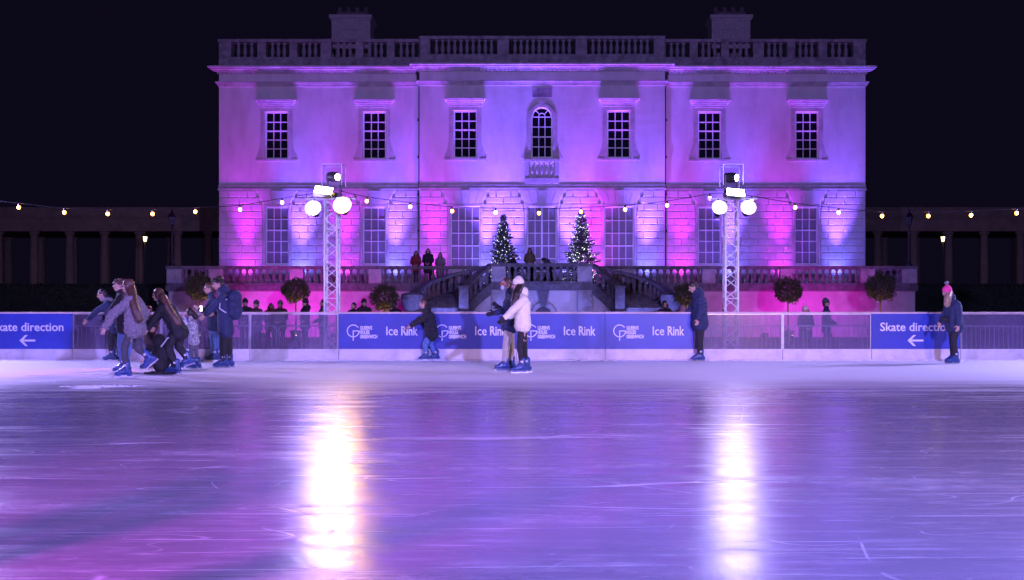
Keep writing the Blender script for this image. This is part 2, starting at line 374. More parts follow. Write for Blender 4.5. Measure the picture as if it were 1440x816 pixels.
# --- splayed arches of wedge stones
for c, h in gr_holes.items():
    y = YC if isc(c) else YF; b = MB(); n = 5 if isc(c) else 3; x0, x1 = h[0]-.02, h[1]+.02; z0 = h[3]+.13; z1 = zband-.03; sp = .42
    for i in range(n):
        a0 = x0+(x1-x0)*i/n; a1 = x0+(x1-x0)*(i+1)/n; m0 = (x0+x1)/2
        t0 = m0+(a0-m0)*(1+sp*2/(x1-x0)); t1 = m0+(a1-m0)*(1+sp*2/(x1-x0))
        pr = .075 if i == n//2 else .045
        b.prism([(a0+.012, z0), (a1-.012, z0), (t1-.012, z1), (t0+.012, z1)], y-pr, y-.002)
    b.build('arch_stone', M['block'], house)
# --- windows
def window(x0, x1, z0, z1, y, nx, ny, back, arched=False, door=False):
    fw = .075; Y = y+.10
    par = MB()
    par.box(x0, x0+fw, Y, Y+.09, z0, z1).box(x1-fw, x1, Y, Y+.09, z0, z1)
    if not arched: par.box(x0+fw, x1-fw, Y, Y+.09, z1-fw, z1)
    par.box(x0+fw, x1-fw, Y, Y+.09, z0, z0+fw*1.2)
    w = par.build('window', M['sash'], house)
    gx0, gx1, gz0, gz1 = x0+fw, x1-fw, z0+fw*1.2, (z1-fw if not arched else z1)
    bars = MB(); t = .022; r = (gx1-gx0)/2; cx = (gx0+gx1)/2
    tz = gz1 if not arched else z1-r-.03
    rows = [gz0+(tz-gz0)*j/ny for j in range(1, ny)] if not arched else [gz0+(tz-gz0)*j/ny for j in range(1, ny+1)]
    for i in range(1, nx):
        xx = gx0+(gx1-gx0)*i/nx; wd_ = t*2.2 if (door and i == nx//2) else t
        bars.box(xx-wd_, xx+wd_, Y+.015, Y+.06, gz0, tz)
    for j, zz in enumerate(rows):
        hh = t*1.6 if j == ny//2-(0 if ny % 2 else 1) else t
        bars.box(gx0, gx1, Y+.017, Y+.062, zz-hh, zz+hh)
    if arched:
        for r_ in (r, r*.36):
            pts = [(cx+r_*math.cos(R(a)), Y+.04, tz+r_*math.sin(R(a))*(1 if r_ > .4 else 1.15)) for a in range(0, 181, 12)]
            bars.tube(pts, .034 if r_ == r else .025, 6)
        for a in (48, 90-.1, 132):
            if a == 90-.1: continue
            bars.tube([(cx+.36*r*math.cos(R(a)), Y+.04, tz+.36*r*math.sin(R(a))), (cx+r*math.cos(R(a)), Y+.04, tz+r*math.sin(R(a)))], .022, 6)
        # spandrel filling round the arch
        sp = MB()
        for sg in (-1, 1):
            arc = [(cx+sg*(r+.02)*math.cos(R(a)), tz+(r+.02)*math.sin(R(a))) for a in range(0, 91, 9)]
            sp.prism(arc+[(cx, z1+.01), (cx+sg*(x1-x0)/2, z1+.01), (cx+sg*(x1-x0)/2, tz)], y+.002, y+.2)
        sp.build('spandrel', M['stucco'], w)
    bars.build('glazing_bar', M['sash'], w)
    MB().box(gx0, gx1, Y+.065, Y+.075, gz0, gz1+(.0 if not arched else .02)).build('pane', back, w)
    return w
for c, h in up_holes.items():
    y = YC if isc(c) else YF
    window(*h, y, 3, 5, M['dglass'])
    # architrave: two stepped bands, eared foot and sill
    b = MB(); x0, x1, z0, z1 = h
    for wd_, pr in ((.23, .018), (.14, .035)):
        b.box(x0-wd_, x0-.003, y-pr, y-.002, z0, z1+wd_).box(x1+.003, x1+wd_, y-pr, y-.002, z0, z1+wd_).box(x0-.003, x1+.003, y-pr, y-.002, z1+.003, z1+wd_)
    for sg, xx in ((-1, x0-.232), (1, x1+.232)):
        b.prism([(xx, z0+.9), (xx, z0), (xx+sg*.24, z0), (xx+sg*.20, z0+.12), (xx+sg*.07, z0+.5)], y-.014, y-.002)
    b.build('window_surround', M['trim'], house)
    MB().box(x0-.50, x1+.50, y-.028, y-.002, z0-.10, z0-.004).build('window_sill', M['trim'], house)
    b = MB(); zt_ = fz(141); xm = (x0+x1)/2
    steps = [(1.10, .40, 0, .07), (1.05, .34, .07, .14), (.97, .25, .14, .22), (.90, .17, .22, .30), (.86, .10, .30, .42)]
    for hw, pr, a, c_ in steps: b.box(xm-hw, xm+hw, y-pr, y-.002, zt_-c_+.002, zt_-a)
    b.build('window_hood', M['trim'], house)
for c, h in gr_holes.items():
    y = YC if isc(c) else YF
    window(*h, y, 4 if isc(c) else 3, 5 if not isc(c) else (6 if c != 762 else 6), M['shut'], door=(c == 762))
    b = MB(); x0, x1, z0, z1 = h
    b.box(x0-.10, x0-.003, y-.05, y-.002, z0, z1+.10).box(x1+.003, x1+.10, y-.05, y-.002, z0, z1+.10).box(x0-.003, x1+.003, y-.05, y-.002, z1+.003, z1+.10)
    b.build('window_surround', M['trim'], house)
x0, x1, z0, z1 = arch_hole
window(x0, x1, z0, z1, YC, 3, 4, M['dglass'], arched=True)
b = MB(); xm = (x0+x1)/2; r = (x1-x0)/2; tz = z1-r
for wd_, pr in ((.25, .02), (.15, .04)):
    b.box(x0-wd_, x0-.003, YC-pr, YC-.002, z0, tz).box(x1+.003, x1+wd_, YC-pr, YC-.002, z0, tz)
    N_ = 16
    for i in range(N_):
        a, c_ = R(180*i/N_), R(180*(i+1)/N_); ro = r+wd_; ri = r-.02
        b.prism([(xm+ri*math.cos(a), tz+ri*math.sin(a)), (xm+ro*math.cos(a), tz+ro*math.sin(a)), (xm+ro*math.cos(c_), tz+ro*math.sin(c_)), (xm+ri*math.cos(c_), tz+ri*math.sin(c_))], YC-pr, YC-.002)
b.prism([(xm-.10, z1-.05), (xm+.10, z1-.05), (xm+.16, z1+.32), (xm-.16, z1+.32)], YC-.16, YC-.1)
for sg, xx in ((-1, x0-.252), (1, x1+.252)):
    b.prism([(xx, z0+.9), (xx, z0), (xx+sg*.3, z0), (xx+sg*.22, z0+.12), (xx+sg*.07, z0+.5)], YC-.014, YC-.002)
b.build('window_surround', M['trim'], house)
MB().box(fx(749), fx(776), YC-.02, YC-.002, fz(139), fz(127)).box(fx(748), fx(777), YC-.035, YC-.002, fz(127)+.003, fz(126)+.01).build('plaque', M['parapet'], house)
# --- mouldings: band over the ground floor, frieze lines, cornice
def mould(name, x0, x1, y, lst, m, capl=True):
    b = MB()
    for pr, za, zb in lst:
        b.box(x0-(pr if capl in (True, 'l') else 0), x1+(pr if capl in (True, 'r') else 0), y-pr, y+.3, za, zb)
    return b.build(name, m, house)
bl = [(.052, zband, zband+.10), (.03, zband+.103, zband+.26), (.015, zband+.263, zband+.30)]
mould('string_course', XL, CL, YF, bl, M['trim'], 'l'); mould('string_course', CR, XR, YF, bl, M['trim'], 'r'); mould('string_course', CL, CR, YC, bl, M['trim'], True)
za = fz(118)
al = [(.05, za-.16, za-.05), (.10, za-.047, za+.02), (.16, za+.023, za+.10)]
cl = [(.08, zt-.28, zt-.18), (.20, zt-.177, zt-.10), (.36, zt-.097, zt-.01), (.48, zt-.007, zt+.06), (.40, zt+.063, zt+.10)]
for nm, l in (('architrave', al), ('cornice', cl)):
    mould(nm, XL, CL-.02, YF, l, M['trim'], 'l'); mould(nm, CR+.02, XR, YF, l, M['trim'], 'r')
    mould(nm, CL, CR, YC, [(p, q+.06*(nm == 'cornice'), w+.06*(nm == 'cornice')) for p, q, w in l], M['trim'], True)
dent = MB()
for x in [XL+.12+.2*i for i in range(int((XR-XL-.2)/.2))]:
    y, dz = (YC, .06) if CL < x < CR else (YF, 0)
    dent.box(x, x+.10, y-.19, y-.083, zt-.26+dz, zt-.182+dz)
dent.build('dentil_row', M['trim'], house)
MB().box(XL-.1, XR+.1, YF+.31, YF+34, zt, zt+.12).build('roof', M['parapet'], house)
# --- roof balustrade
BP = [(.0,0), (.10,0), (.10,.05), (.075,.07), (.06,.10), (.085,.17), (.105,.26), (.09,.36), (.055,.47), (.05,.53), (.075,.57), (.095,.60), (.095,.64)]
def bal_mesh(h, n=10, k=1.0, name='baluster'):
    b = MB(); b.lathe([(r*k, z*h/.64) for r, z in BP[1:]], n=n); me = b.mesh(name, False); me.materials.append(M['parapet']); return me
BM = bal_mesh(.80, 10, 1.05)
def rb(x0, x1, y, z0, bays, side):
    h0, h1 = z0+.52, z0+1.32
    MB().box(x0, x1, y, y+.42, z0, z0+.40).box(x0+.02, x1-.02, y+.03, y+.39, z0+.402, h0).build('parapet_base', M['parapet'], house)
    MB().box(x0-.05, x1+.05, y-.05, y+.47, h1, h1+.16).build('parapet_cap', M['parapet'], house)
    last = x0
    for a, c, n in bays:
        if a > last+.02: MB().box(last, a, y+.02, y+.40, h0, h1).build('parapet_pier', M['parapet'], house)
        last = c
        for i in range(n):
            o = link('baluster', BM, None, house); o.matrix_parent_inverse = Matrix.Translation(-Vector(house.location)); o.location = (a+(c-a)*(i+1)/(n+1), y+.21, h0)
    if x1 > last+.02: MB().box(last, x1, y+.02, y+.40, h0, h1).build('parapet_pier', M['parapet'], house)
zb = zt+.11
Lb = [(325,362),(374,407),(418,451),(466,500),(511,544),(555,589)]
rb(XL, CL+.05, YF-.05, zb, [(fx(a), fx(c), 3) for a, c in Lb], 0)
rb(CR-.05, XR, YF-.05, zb, [(fx(1525-c), fx(1525-a), 3) for a, c in reversed(Lb)], 0)
rb(CL+.052, CR-.052, YC-.12, zb+.06, [(fx(606), fx(700), 10), (fx(716), fx(809), 10), (fx(825), fx(918), 10)], 0)
# side balustrades seen from a step aside
for xx in (XL, XR-.4): MB().box(xx, xx+.4, YF+.40, YF+34, zb, zb+1.45).build('parapet_return', M['parapet'], house)
# --- chimneys
for px in (493.5, 1028):
    s = 23.2; x = (px-762)/s; Y = 1440/s; hw = 1.17
    b = MB().box(x-hw, x+hw, Y, Y+1.6, zt, zt+4.2)
    c1 = b.build('chimney', M['brick'], house); c1.matrix_parent_inverse = Matrix.Translation(-Vector(house.location))
    d = MB()
    for i in range(5): d.box(x-hw+.22+i*.44, x-hw+.22+i*.44+.14, Y-.07, Y-.002, zt+3.3, zt+4.15)
    d.box(x-hw-.05, x+hw+.05, Y-.10, Y+1.65, zt+4.5, zt+4.6).box(x-.45, x+.45, Y-.12, Y-.003, zt+3.9, zt+4.5)
    d.box(x-hw, x+hw, Y-.002, Y+1.6, zt+4.2, zt+4.5)
    d.box(x-hw-.12, x+hw+.12, Y-.2, Y+1.7, zt+4.603, zt+4.8); d.build('brick_shaft', M['brick'], c1)
    e = MB().box(x-hw+.3, x+hw-.3, Y+.1, Y+1.4, zt+4.803, zt+5.05)
    for i in range(4): e.lathe([(.17,0),(.14,.25),(.15,.4)], (x-.8+i*.53, Y+.7, zt+5.05), 10)
    e.build('chimney_top', M['darkbrick'], c1)
# --- small blind balcony under the arched window
b = MB(); zc = fz(226)
b.box(fx(737), fx(787), YC-.10, YC-.003, zc-.10, zc+.02).box(fx(738), fx(786), YC-.09, YC-.003, fz(259), fz(252))
b.box(fx(738), fx(744), YC-.07, YC-.003, fz(252), zc-.10).box(fx(780), fx(786), YC-.07, YC-.003, fz(252), zc-.10)
bc = b.build('balcony', M['trim'], house)
BM2 = bal_mesh(fz(228)-.10-fz(252)+.07, 8, .8)
BM2.materials[0] = M['trim']
for i in range(5):
    o = link('baluster', BM2, None, bc); o.matrix_parent_inverse = bc.matrix_parent_inverse.copy(); o.location = (fx(749+i*6.5), YC-.01, fz(252)); o.matrix_parent_inverse = Matrix.Identity(4)
# --- drainpipes
for px in (590.2, 934.8):
    x = fx(px); b = MB(); y = YF-.10
    b.tube([(x, y, fz(118)), (x, y, TF+.1)], .055, 8)
    b.box(x-.14, x+.14, y-.12, y+.09, fz(116), fz(106)).box(x-.19, x+.19, y-.16, y+.09, fz(106)+.003, fz(103))
    for z in [TF+1+i*2.0 for i in range(6)]: b.box(x-.10, x+.10, y-.08, y+.08, z, z+.12)
    b.tube([(x, y, fz(104)), (x, y-.15, fz(101)), (x, y, fz(98))], .06, 8)
    b.build('drainpipe', M['iron'], house)

# ================================================================ UPLIGHTERS ON THE TERRACE
UL = [(348, 'm', 'left of the leftmost ground floor window'), (425, 'b', 'between leftmost window and left lighting tower'), (485, 'm', 'just right of left lighting tower'),
      (556, 'b', 'just left of the left drainpipe'), (611, 'm', 'just right of the left drainpipe'), (683, 'b', 'behind the left Christmas tree'),
      (723, 'b', 'between left Christmas tree and middle window'), (801, 'b', 'between middle window and right Christmas tree'),
      (838, 'm', 'behind the right Christmas tree'), (908, 'b', 'just left of the right drainpipe'), (958, 'm', 'just right of the right drainpipe'), (1026, 'b', 'behind right lighting tower'),
      (1096, 'm', 'right of right lighting tower'), (1176, 'b', 'at the right corner of the house')]
for px, k, where in UL:
    x = fx(px); yb = YC if isc(px) else YF; y = yb-.62
    cname = 'pink' if k == 'm' else 'blue'
    t = thing('uplighter', f'small black uplighter glowing {cname} on the terrace, {where}', 'uplighter', (x, y, TF), 'uplighters along the foot of the house')
    MB().box(x-.13, x+.13, y-.10, y+.10, TF+.06, TF+.22).build('housing', M['hous'], t)
    MB().box(x-.16, x-.135, y-.04, y+.04, TF, TF+.2).box(x+.135, x+.16, y-.04, y+.04, TF, TF+.2).box(x-.16, x+.16, y-.04, y+.04, TF, TF+.02).build('bracket', M['hous'], t)
    MB().box(x-.11, x+.11, y-.08, y+.08, TF+.222, TF+.232).build('lens', M['magl' if k == 'm' else 'blul'], t)
    c = MAG if k == 'm' else BLU
    f = .30 if 700 < px < 820 else 1; f2 = 1.2 if 590 < px < 930 else 1
    low = spot('uplighter_wash', (x, y, TF+.26), (x, yb-.05, TF+1.7), (190 if k == 'm' else 270)*f, c if k == 'm' else (.16,.17,1), 74, 1.0, .05)
    hi = spot('uplighter_throw', (x, y-.30, TF+.26), (x, yb-.15, TF+11.5), (5200 if k == 'm' else 14500)*f2, (.60,.015,1) if k == 'm' else (.19,.075,1), 41, 1.0, .10)
    wide = spot('facade_fill', (x, y-.9, TF+.26), (x, yb-.1, TF+4.2), 330, (.36,.03,1) if k == 'm' else (.15,.09,1), 128, 1.0, .15)  # wide fill added to even out the violet on the ground floor
    for q in (low, hi, wide): q.parent = t; q.matrix_parent_inverse = Matrix.Translation(-t.location)
# soft violet wash over the upper walls from lamps below each window
# ================================================================ TERRACE
ST = 29.0; YT = 1440/ST
tx = lambda px: (px-760.5)/ST
terr = thing('terrace', 'raised stone terrace with baluster railing in front of the house', 'terrace', (0, YT, GZ))
TX0, TX1 = tx(233), tx(1288)
MB().box(TX0, TX1, YT+.05, YF+33, TF-.28, TF).build('terrace_floor', M['pave'], terr)
MB().box(TX0+.05, TX1-.05, YT+.12, YT+.5, GZ, TF-.285).build('retaining_wall', M['render'], terr)
MB().box(TX0+.05, TX0+.45, YT+.5, YF+33, GZ, TF-.285).box(TX1-.45, TX1-.05, YT+.5, YF+33, GZ, TF-.285).build('side_wall', M['render'], terr)
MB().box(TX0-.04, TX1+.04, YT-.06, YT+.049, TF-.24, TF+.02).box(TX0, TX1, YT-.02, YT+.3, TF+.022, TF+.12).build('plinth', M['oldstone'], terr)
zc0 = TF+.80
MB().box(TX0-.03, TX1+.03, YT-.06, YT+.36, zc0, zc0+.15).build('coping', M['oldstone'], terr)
BM3 = bal_mesh(zc0-TF-.12, 10, .98); BM3.materials[0] = M['oldstone']
piers = [(233,254),(292,312),(406,425),(517,535),(631,649)]
piers += [(1521-c, 1521-a) for a, c in reversed(piers)]
pm = MB()
for a, c in piers: MB().box(tx(a), tx(c), YT-.03, YT+.33, TF+.122, zc0-.002).build('pier', M['greystone'], terr)
for (a0, a1), (b0, b1) in zip(piers, piers[1:]):
    if a1 == 649: continue
    L = b0-a1; n = max(1, round(L/9.7)-0)
    for i in range(n):
        o = link('baluster', BM3, None, terr); o.matrix_parent_inverse = Matrix.Translation(-Vector(terr.location)); o.location = (tx(a1+(b0-a1)*(i+.5)/n), YT+.14, TF+.12)
# side returns
for xx in (TX0, TX1-.36): MB().box(xx, xx+.36, YT+.36, YF+3, zc0, zc0+.15).box(xx+.03, xx+.33, YT+.36, YF+3, TF+.003, TF+.12).build('side_coping', M['oldstone'], terr)
for xx in (TX0+.18, TX1-.18):
    for i in range(16):
        o = link('side_baluster', BM3, None, terr); o.matrix_parent_inverse = Matrix.Translation(-Vector(terr.location)); o.location = (xx, YT+.7+i*.36, TF+.12)

# ================================================================ HORSESHOE STAIR
st = thing('staircase', 'curved double stone staircase rising to a balustraded landing before the house', 'staircase', (0, 46.5, GZ))
SL = 31.0; YL = 1440/SL
lx = lambda px: (px-757)/SL
LX0, LX1 = lx(686), lx(828)
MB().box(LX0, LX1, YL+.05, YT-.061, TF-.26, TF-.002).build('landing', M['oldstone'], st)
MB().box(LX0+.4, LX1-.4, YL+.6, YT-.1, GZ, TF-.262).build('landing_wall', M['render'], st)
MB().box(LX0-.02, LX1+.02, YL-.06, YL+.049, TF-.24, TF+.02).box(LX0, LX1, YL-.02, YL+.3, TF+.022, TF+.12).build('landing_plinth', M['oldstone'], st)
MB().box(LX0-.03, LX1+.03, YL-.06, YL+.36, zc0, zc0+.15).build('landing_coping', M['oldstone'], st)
for a, c in ((686, 706), (807, 828)):
    MB().box(lx(a), lx(c), YL-.03, YL+.33, TF+.122, zc0-.002).build('pier', M['greystone'], st)
    MB().box(lx(a)+.02, lx(c)-.02, YL+.02, YL+.8, GZ, TF-.262).build('landing_pier', M['greystone'], st)
for i in range(11):
    o = link('baluster', BM3, None, st); o.matrix_parent_inverse = Matrix.Translation(-Vector(st.location)); o.location = (lx(706+(101)*(i+.5)/11), YL+.14, TF+.12)
# arch and console beneath the landing
b = MB(); xm = lx(759); zc = .82; ri, ro = .40, .60
for i in range(12):
    a, c_ = R(180*i/12), R(180*(i+1)/12)
    b.prism([(xm+ri*math.cos(a), zc+ri*math.sin(a)), (xm+ro*math.cos(a), zc+ro*math.sin(a)), (xm+ro*math.cos(c_), zc+ro*math.sin(c_)), (xm+ri*math.cos(c_), zc+ri*math.sin(c_))], YL+.35, YL+.598)
b.box(xm-ro, xm-ri, YL+.35, YL+.598, GZ, zc).box(xm+ri, xm+ro, YL+.35, YL+.598, GZ, zc)
b.build('arch', M['greystone'], st)
MB().prism([(xm-.12, zc+ri), (xm+.12, zc+ri), (xm+.28, TF-.265), (xm-.28, TF-.265)], YL+.2, YL+.349).build('keystone', M['oldstone'], st)
MB().prism([(xm+ri*math.cos(R(a)), zc+ri*math.sin(R(a))) for a in range(0, 181, 15)]+[(xm-ri, GZ), (xm+ri, GZ)], YL+.55, YL+.59).build('arch_grille', M['iron'], st)
def bez(a, b_, c, t): return tuple(a[i]*(1-t)**2+2*b_[i]*t*(1-t)+c[i]*t*t for i in range(2))
for sg in (-1, 1):
    cxm = (LX0+LX1)/2
    X = lambda x: cxm+sg*x                      # x measured outwards from the middle
    hw = (LX1-LX0)/2
    pin = [(3.42, 45.0), (3.15, 46.0), (hw+.02, YL+.2)]
    pout = [(5.75, 46.0), (5.5, 49.2), (hw+.35, YT-.35)]
    zlo = 1.02
    NS = 8
    stp = MB()
    for i in range(NS):
        t0, t1 = i/NS, 1.0
        z = zlo+(TF-zlo)*(i+1)/NS
        q = [bez(*pin, t0), bez(*pout, t0)]
        # each tread reaches back to the landing edge underneath the next
        ts = [t0+(1-t0)*k/6 for k in range(7)]
        ring = [bez(*pin, t) for t in ts]+[bez(*pout, t) for t in reversed(ts)]
        n = len(ring); z0 = z-(TF-zlo)/NS
        vs = [(X(p[0]), p[1], z0) for p in ring]+[(X(p[0]), p[1], z) for p in ring]
        stp.add(vs, [tuple(range(n)), tuple(range(n, 2*n))]+[(k, (k+1)%n, (k+1)%n+n, k+n) for k in range(n)])
    ring = [bez(*pin, k/6) for k in range(7)]+[bez(*pout, k/6) for k in range(6, -1, -1)]; n = len(ring)
    sw_ = MB(); tt = [k/12 for k in range(1, 13)]
    for k in range(12):
        t0, t1 = k/12, (k+1)/12; p, q = bez(*pin, t0), bez(*pin, t1); za, zb3 = zlo+(TF-zlo)*t0-.40, zlo+(TF-zlo)*t1-.40
        sw_.add([(X(p[0]-.06), p[1], GZ), (X(q[0]-.06), q[1], GZ), (X(q[0]-.06), q[1], zb3+.02), (X(p[0]-.06), p[1], za+.02), (X(p[0]-.003), p[1], GZ), (X(q[0]-.003), q[1], GZ), (X(q[0]-.003), q[1], zb3+.02), (X(p[0]-.003), p[1], za+.02)], [(0,1,2,3),(7,6,5,4),(0,4,5,1),(3,2,6,7),(0,3,7,4),(1,5,6,2)])
    sw_.build('flank_wall', M['render'], st)
    vs = [(X(p[0]), p[1], GZ) for p in ring]+[(X(p[0]), p[1], zlo-.003) for p in ring]
    stp.add(vs, [tuple(range(n)), tuple(range(n, 2*n))]+[(k, (k+1)%n, (k+1)%n+n, k+n) for k in range(n)])
    for i in range(8):                          # the lower steps come forward and spread
        xa, xb = sorted((X(3.0-.0*i), X(5.9+.03*i)))
        stp.box(xa, xb, 45.6-.32*(i+1), 45.9, GZ, zlo-(zlo-GZ)*(i+1)/9)
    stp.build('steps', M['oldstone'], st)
    xa, xb = sorted((X(2.75), X(3.75))); MB().box(xa, xb, 44.6, 45.6, zlo-.16, zlo-.0).build('newel_base', M['oldstone'], st)
    # rails: stringer, coping, balusters
    for nm, crv, nb, wd_ in (('inner', pin, 5, .17), ('outer', pout, 11, .17)):
        def zf(t): return zlo+.05+(TF-zlo-.05)*min(1, t*1.0) if nm == 'inner' else zlo-.10+(TF-zlo+.10)*min(1, (t)**.85)
        P = [(*bez(*crv, k/14), zf(k/14)) for k in range(15)]
        for part, lo, hi, w2, m_ in (('stringer', -.42, .10, .15, 'oldstone'), ('handrail', .80, .95, .19, 'oldstone')):
            vs = []; fs = []
            for k, (x, y, z) in enumerate(P):
                a = P[max(0, k-1)]; c = P[min(14, k+1)]; d = Vector((c[0]-a[0], c[1]-a[1])).normalized(); nn = Vector((-d.y, d.x))*w2
                for s_, zz in ((1, lo), (1, hi), (-1, hi), (-1, lo)): vs.append((X(x+nn.x*s_), y+nn.y*s_, z+zz))
            for k in range(14):
                for q in range(4): fs.append((k*4+q, k*4+(q+1)%4, (k+1)*4+(q+1)%4, (k+1)*4+q))
            fs += [(0,1,2,3), (59,58,57,56)]
            MB().add(vs, fs).build(part, M[m_], st)
        for i in range(nb):
            t = (i+.9)/(nb+.6) if nm == 'inner' else .16+.80*(i+.5)/nb
            x, y = bez(*crv, t)
            o = link('baluster', BM3, None, st); o.matrix_parent_inverse = Matrix.Translation(-Vector(st.location)); o.location = (X(x), y, zf(t)+.12)
    x, y = pin[0]; MB().box(X(x)-.21, X(x)+.21, y-.22, y+.2, zlo-.0+.003, zlo+1.02).box(X(x)-.25, X(x)+.25, y-.26, y+.24, zlo+1.023, zlo+1.12).build('newel', M['oldstone'], st)
    # outer rail ends in a solid scroll
    x, y = pout[0]; vs = MB()
    vs.lathe([(.05,0),(.16,0),(.30,.22),(.44,.5),(.52,.8),(.50,.98),(.40,1.06),(.12,1.10)], (X(x+.08), y+.02, zlo-.25), 24)
    for k in range(3):
        a, c_ = bez(*pout, k*.055), bez(*pout, (k+1)*.055)
        vs.box(min(X(a[0]-.16), X(a[0]+.16)), max(X(a[0]-.16), X(a[0]+.16)), a[1], c_[1]+.01, zlo-.35, zlo+.82+.03*k)
    vs.build('scroll_end', M['oldstone'], st)
# ================================================================ COLONNADES
def colonnade(side):
    nm = 'left' if side < 0 else 'right'
    s = 19.7; Y = 1440/s; Yb = Y+6.2
    c = thing('colonnade', f'dim stone colonnade with two rows of columns running off to the {nm} of the house', 'colonnade', (side*20, Y, GZ), 'colonnades beside the house')
    cx = lambda px: (px-762)/s
    zt_ = CH+(432-293)/s; z0 = CH+(432-326)/s; zb_ = CH+(432-404)/s
    xs = [cx(v) for v in (293, 250, 196, 147, 98, 48, -2, -52, -102, -152)] if side < 0 else [cx(v) for v in (1234, 1285, 1334, 1384, 1435, 1485, 1535, 1585, 1635)]
    xa, xb = (min(xs)-1, -17.3) if side < 0 else (17.3, max(xs)+1)
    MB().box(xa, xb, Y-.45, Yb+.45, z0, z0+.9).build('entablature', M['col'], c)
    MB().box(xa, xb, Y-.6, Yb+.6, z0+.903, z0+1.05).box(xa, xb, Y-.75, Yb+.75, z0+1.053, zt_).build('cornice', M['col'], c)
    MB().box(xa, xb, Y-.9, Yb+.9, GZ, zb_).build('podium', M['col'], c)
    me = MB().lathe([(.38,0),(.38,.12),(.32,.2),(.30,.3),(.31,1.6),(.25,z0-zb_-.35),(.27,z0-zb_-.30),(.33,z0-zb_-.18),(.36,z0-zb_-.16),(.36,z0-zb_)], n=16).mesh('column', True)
    me.materials.append(M['col'])
    def put(x, y):
        o = link('column', me, None, c); o.matrix_parent_inverse = Matrix.Translation(-Vector(c.location)); o.location = (x, y, zb_)
    for x in xs: put(x, Y); put(x, Yb)
    # hedge in front
    h = MB(); rnd = random.Random(5+side); ha, hb = (xa, -18.6) if side < 0 else (18.6, xb); hy = 62
    hz = CH+(432-401)/(1440/hy)
    h.box(ha, hb, hy+.1, hy+1.2, GZ, hz-.1)
    for i in range(9000):
        x = rnd.uniform(ha, hb); z = rnd.uniform(.3, hz+.05*rnd.random()); y = hy+rnd.uniform(-.08, .14)
        if rnd.random() < .3: y = hy+rnd.uniform(0, 1.2); z = hz+rnd.uniform(-.08, .08)
        a = rnd.uniform(0, 6.3); t = rnd.uniform(-1, 1); q = .05+.05*rnd.random(); u = Vector((math.cos(a), t*.5, math.sin(a))).normalized()*q; w = u.cross(Vector((rnd.uniform(-1,1), 1, rnd.uniform(-1,1)))).normalized()*q*.6
        p = Vector((x, y, z)); h.quad(p-u, p+w, p+u, p-w)
    o = h.build('hedge', M['hedge'], fixn=False); tag(o, f'dark clipped hedge below the {nm} colonnade', 'hedge', 'hedges below the colonnades')
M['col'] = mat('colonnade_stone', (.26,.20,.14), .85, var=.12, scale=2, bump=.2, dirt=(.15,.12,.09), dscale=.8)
colonnade(-1); colonnade(1)

# ================================================================ LANTERN POSTS
def lantern(px, ytop, ybase, s, label, lit, k=1.0, z0=None):
    x, Y, zt_ = W(px, ytop, s); zb_ = z0 if z0 is not None else CH+(432-ybase)/s
    t = thing('street_lamp', label, 'street lamp', (x, Y, zb_), 'lantern posts')
    H = zt_-zb_; c = (x, Y, zb_)
    MB().lathe([(.16*k,0),(.16*k,.08),(.10*k,.14),(.08*k,.35),(.055*k,.5),(.045*k,H-.95*k),(.06*k,H-.93*k),(.03*k,H-.85*k)], c, 12).build('post', M['iron'], t)
    MB().lathe([(.10*k,0),(.17*k,.36*k)], (x, Y, zt_-.80*k), 6).build('lamp_glass', M['lant' if lit else 'lampglass'], t)
    b = MB()
    for i in range(6):
        a = 2*math.pi*i/6; b.tube([(x+.105*k*math.cos(a), Y+.105*k*math.sin(a), zt_-.82*k), (x+.175*k*math.cos(a), Y+.175*k*math.sin(a), zt_-.43*k)], .012*k, 5)
    b.lathe([(.12*k,0),(.12*k,.03*k)], (x, Y, zt_-.84*k), 12)
    b.build('lamp_frame', M['iron'], t)
    MB().lathe([(.22*k,0),(.20*k,.05*k),(.10*k,.2*k),(.05*k,.26*k),(.06*k,.30*k),(.015*k,.43*k)], (x, Y, zt_-.435*k), 12).build('lamp_cap', M['iron'], t)
    if lit:
        l = bpy.data.lights.new('lantern_light', 'POINT'); l.energy = 22; l.color = (1,.66,.3); l.shadow_soft_size = .1
        o = bpy.data.objects.new('lantern_light', l); COL.objects.link(o); o.location = (x, Y-.3, zt_-.6*k)
lantern(242, 293, 374, 28.6, 'black iron lantern, unlit, on the left end pier of the terrace', False, 1.0, 3.21)
lantern(1278, 293, 374, 28.6, 'black iron lantern, unlit, on the right end pier of the terrace', False, 1.0, 3.21)
lantern(204, 325, 440, 22.0, 'small lit lantern on dark post before the left colonnade', True, .85, GZ)
lantern(1326, 325, 440, 22.0, 'small lit lantern on dark post before the right colonnade', True, .85, GZ)

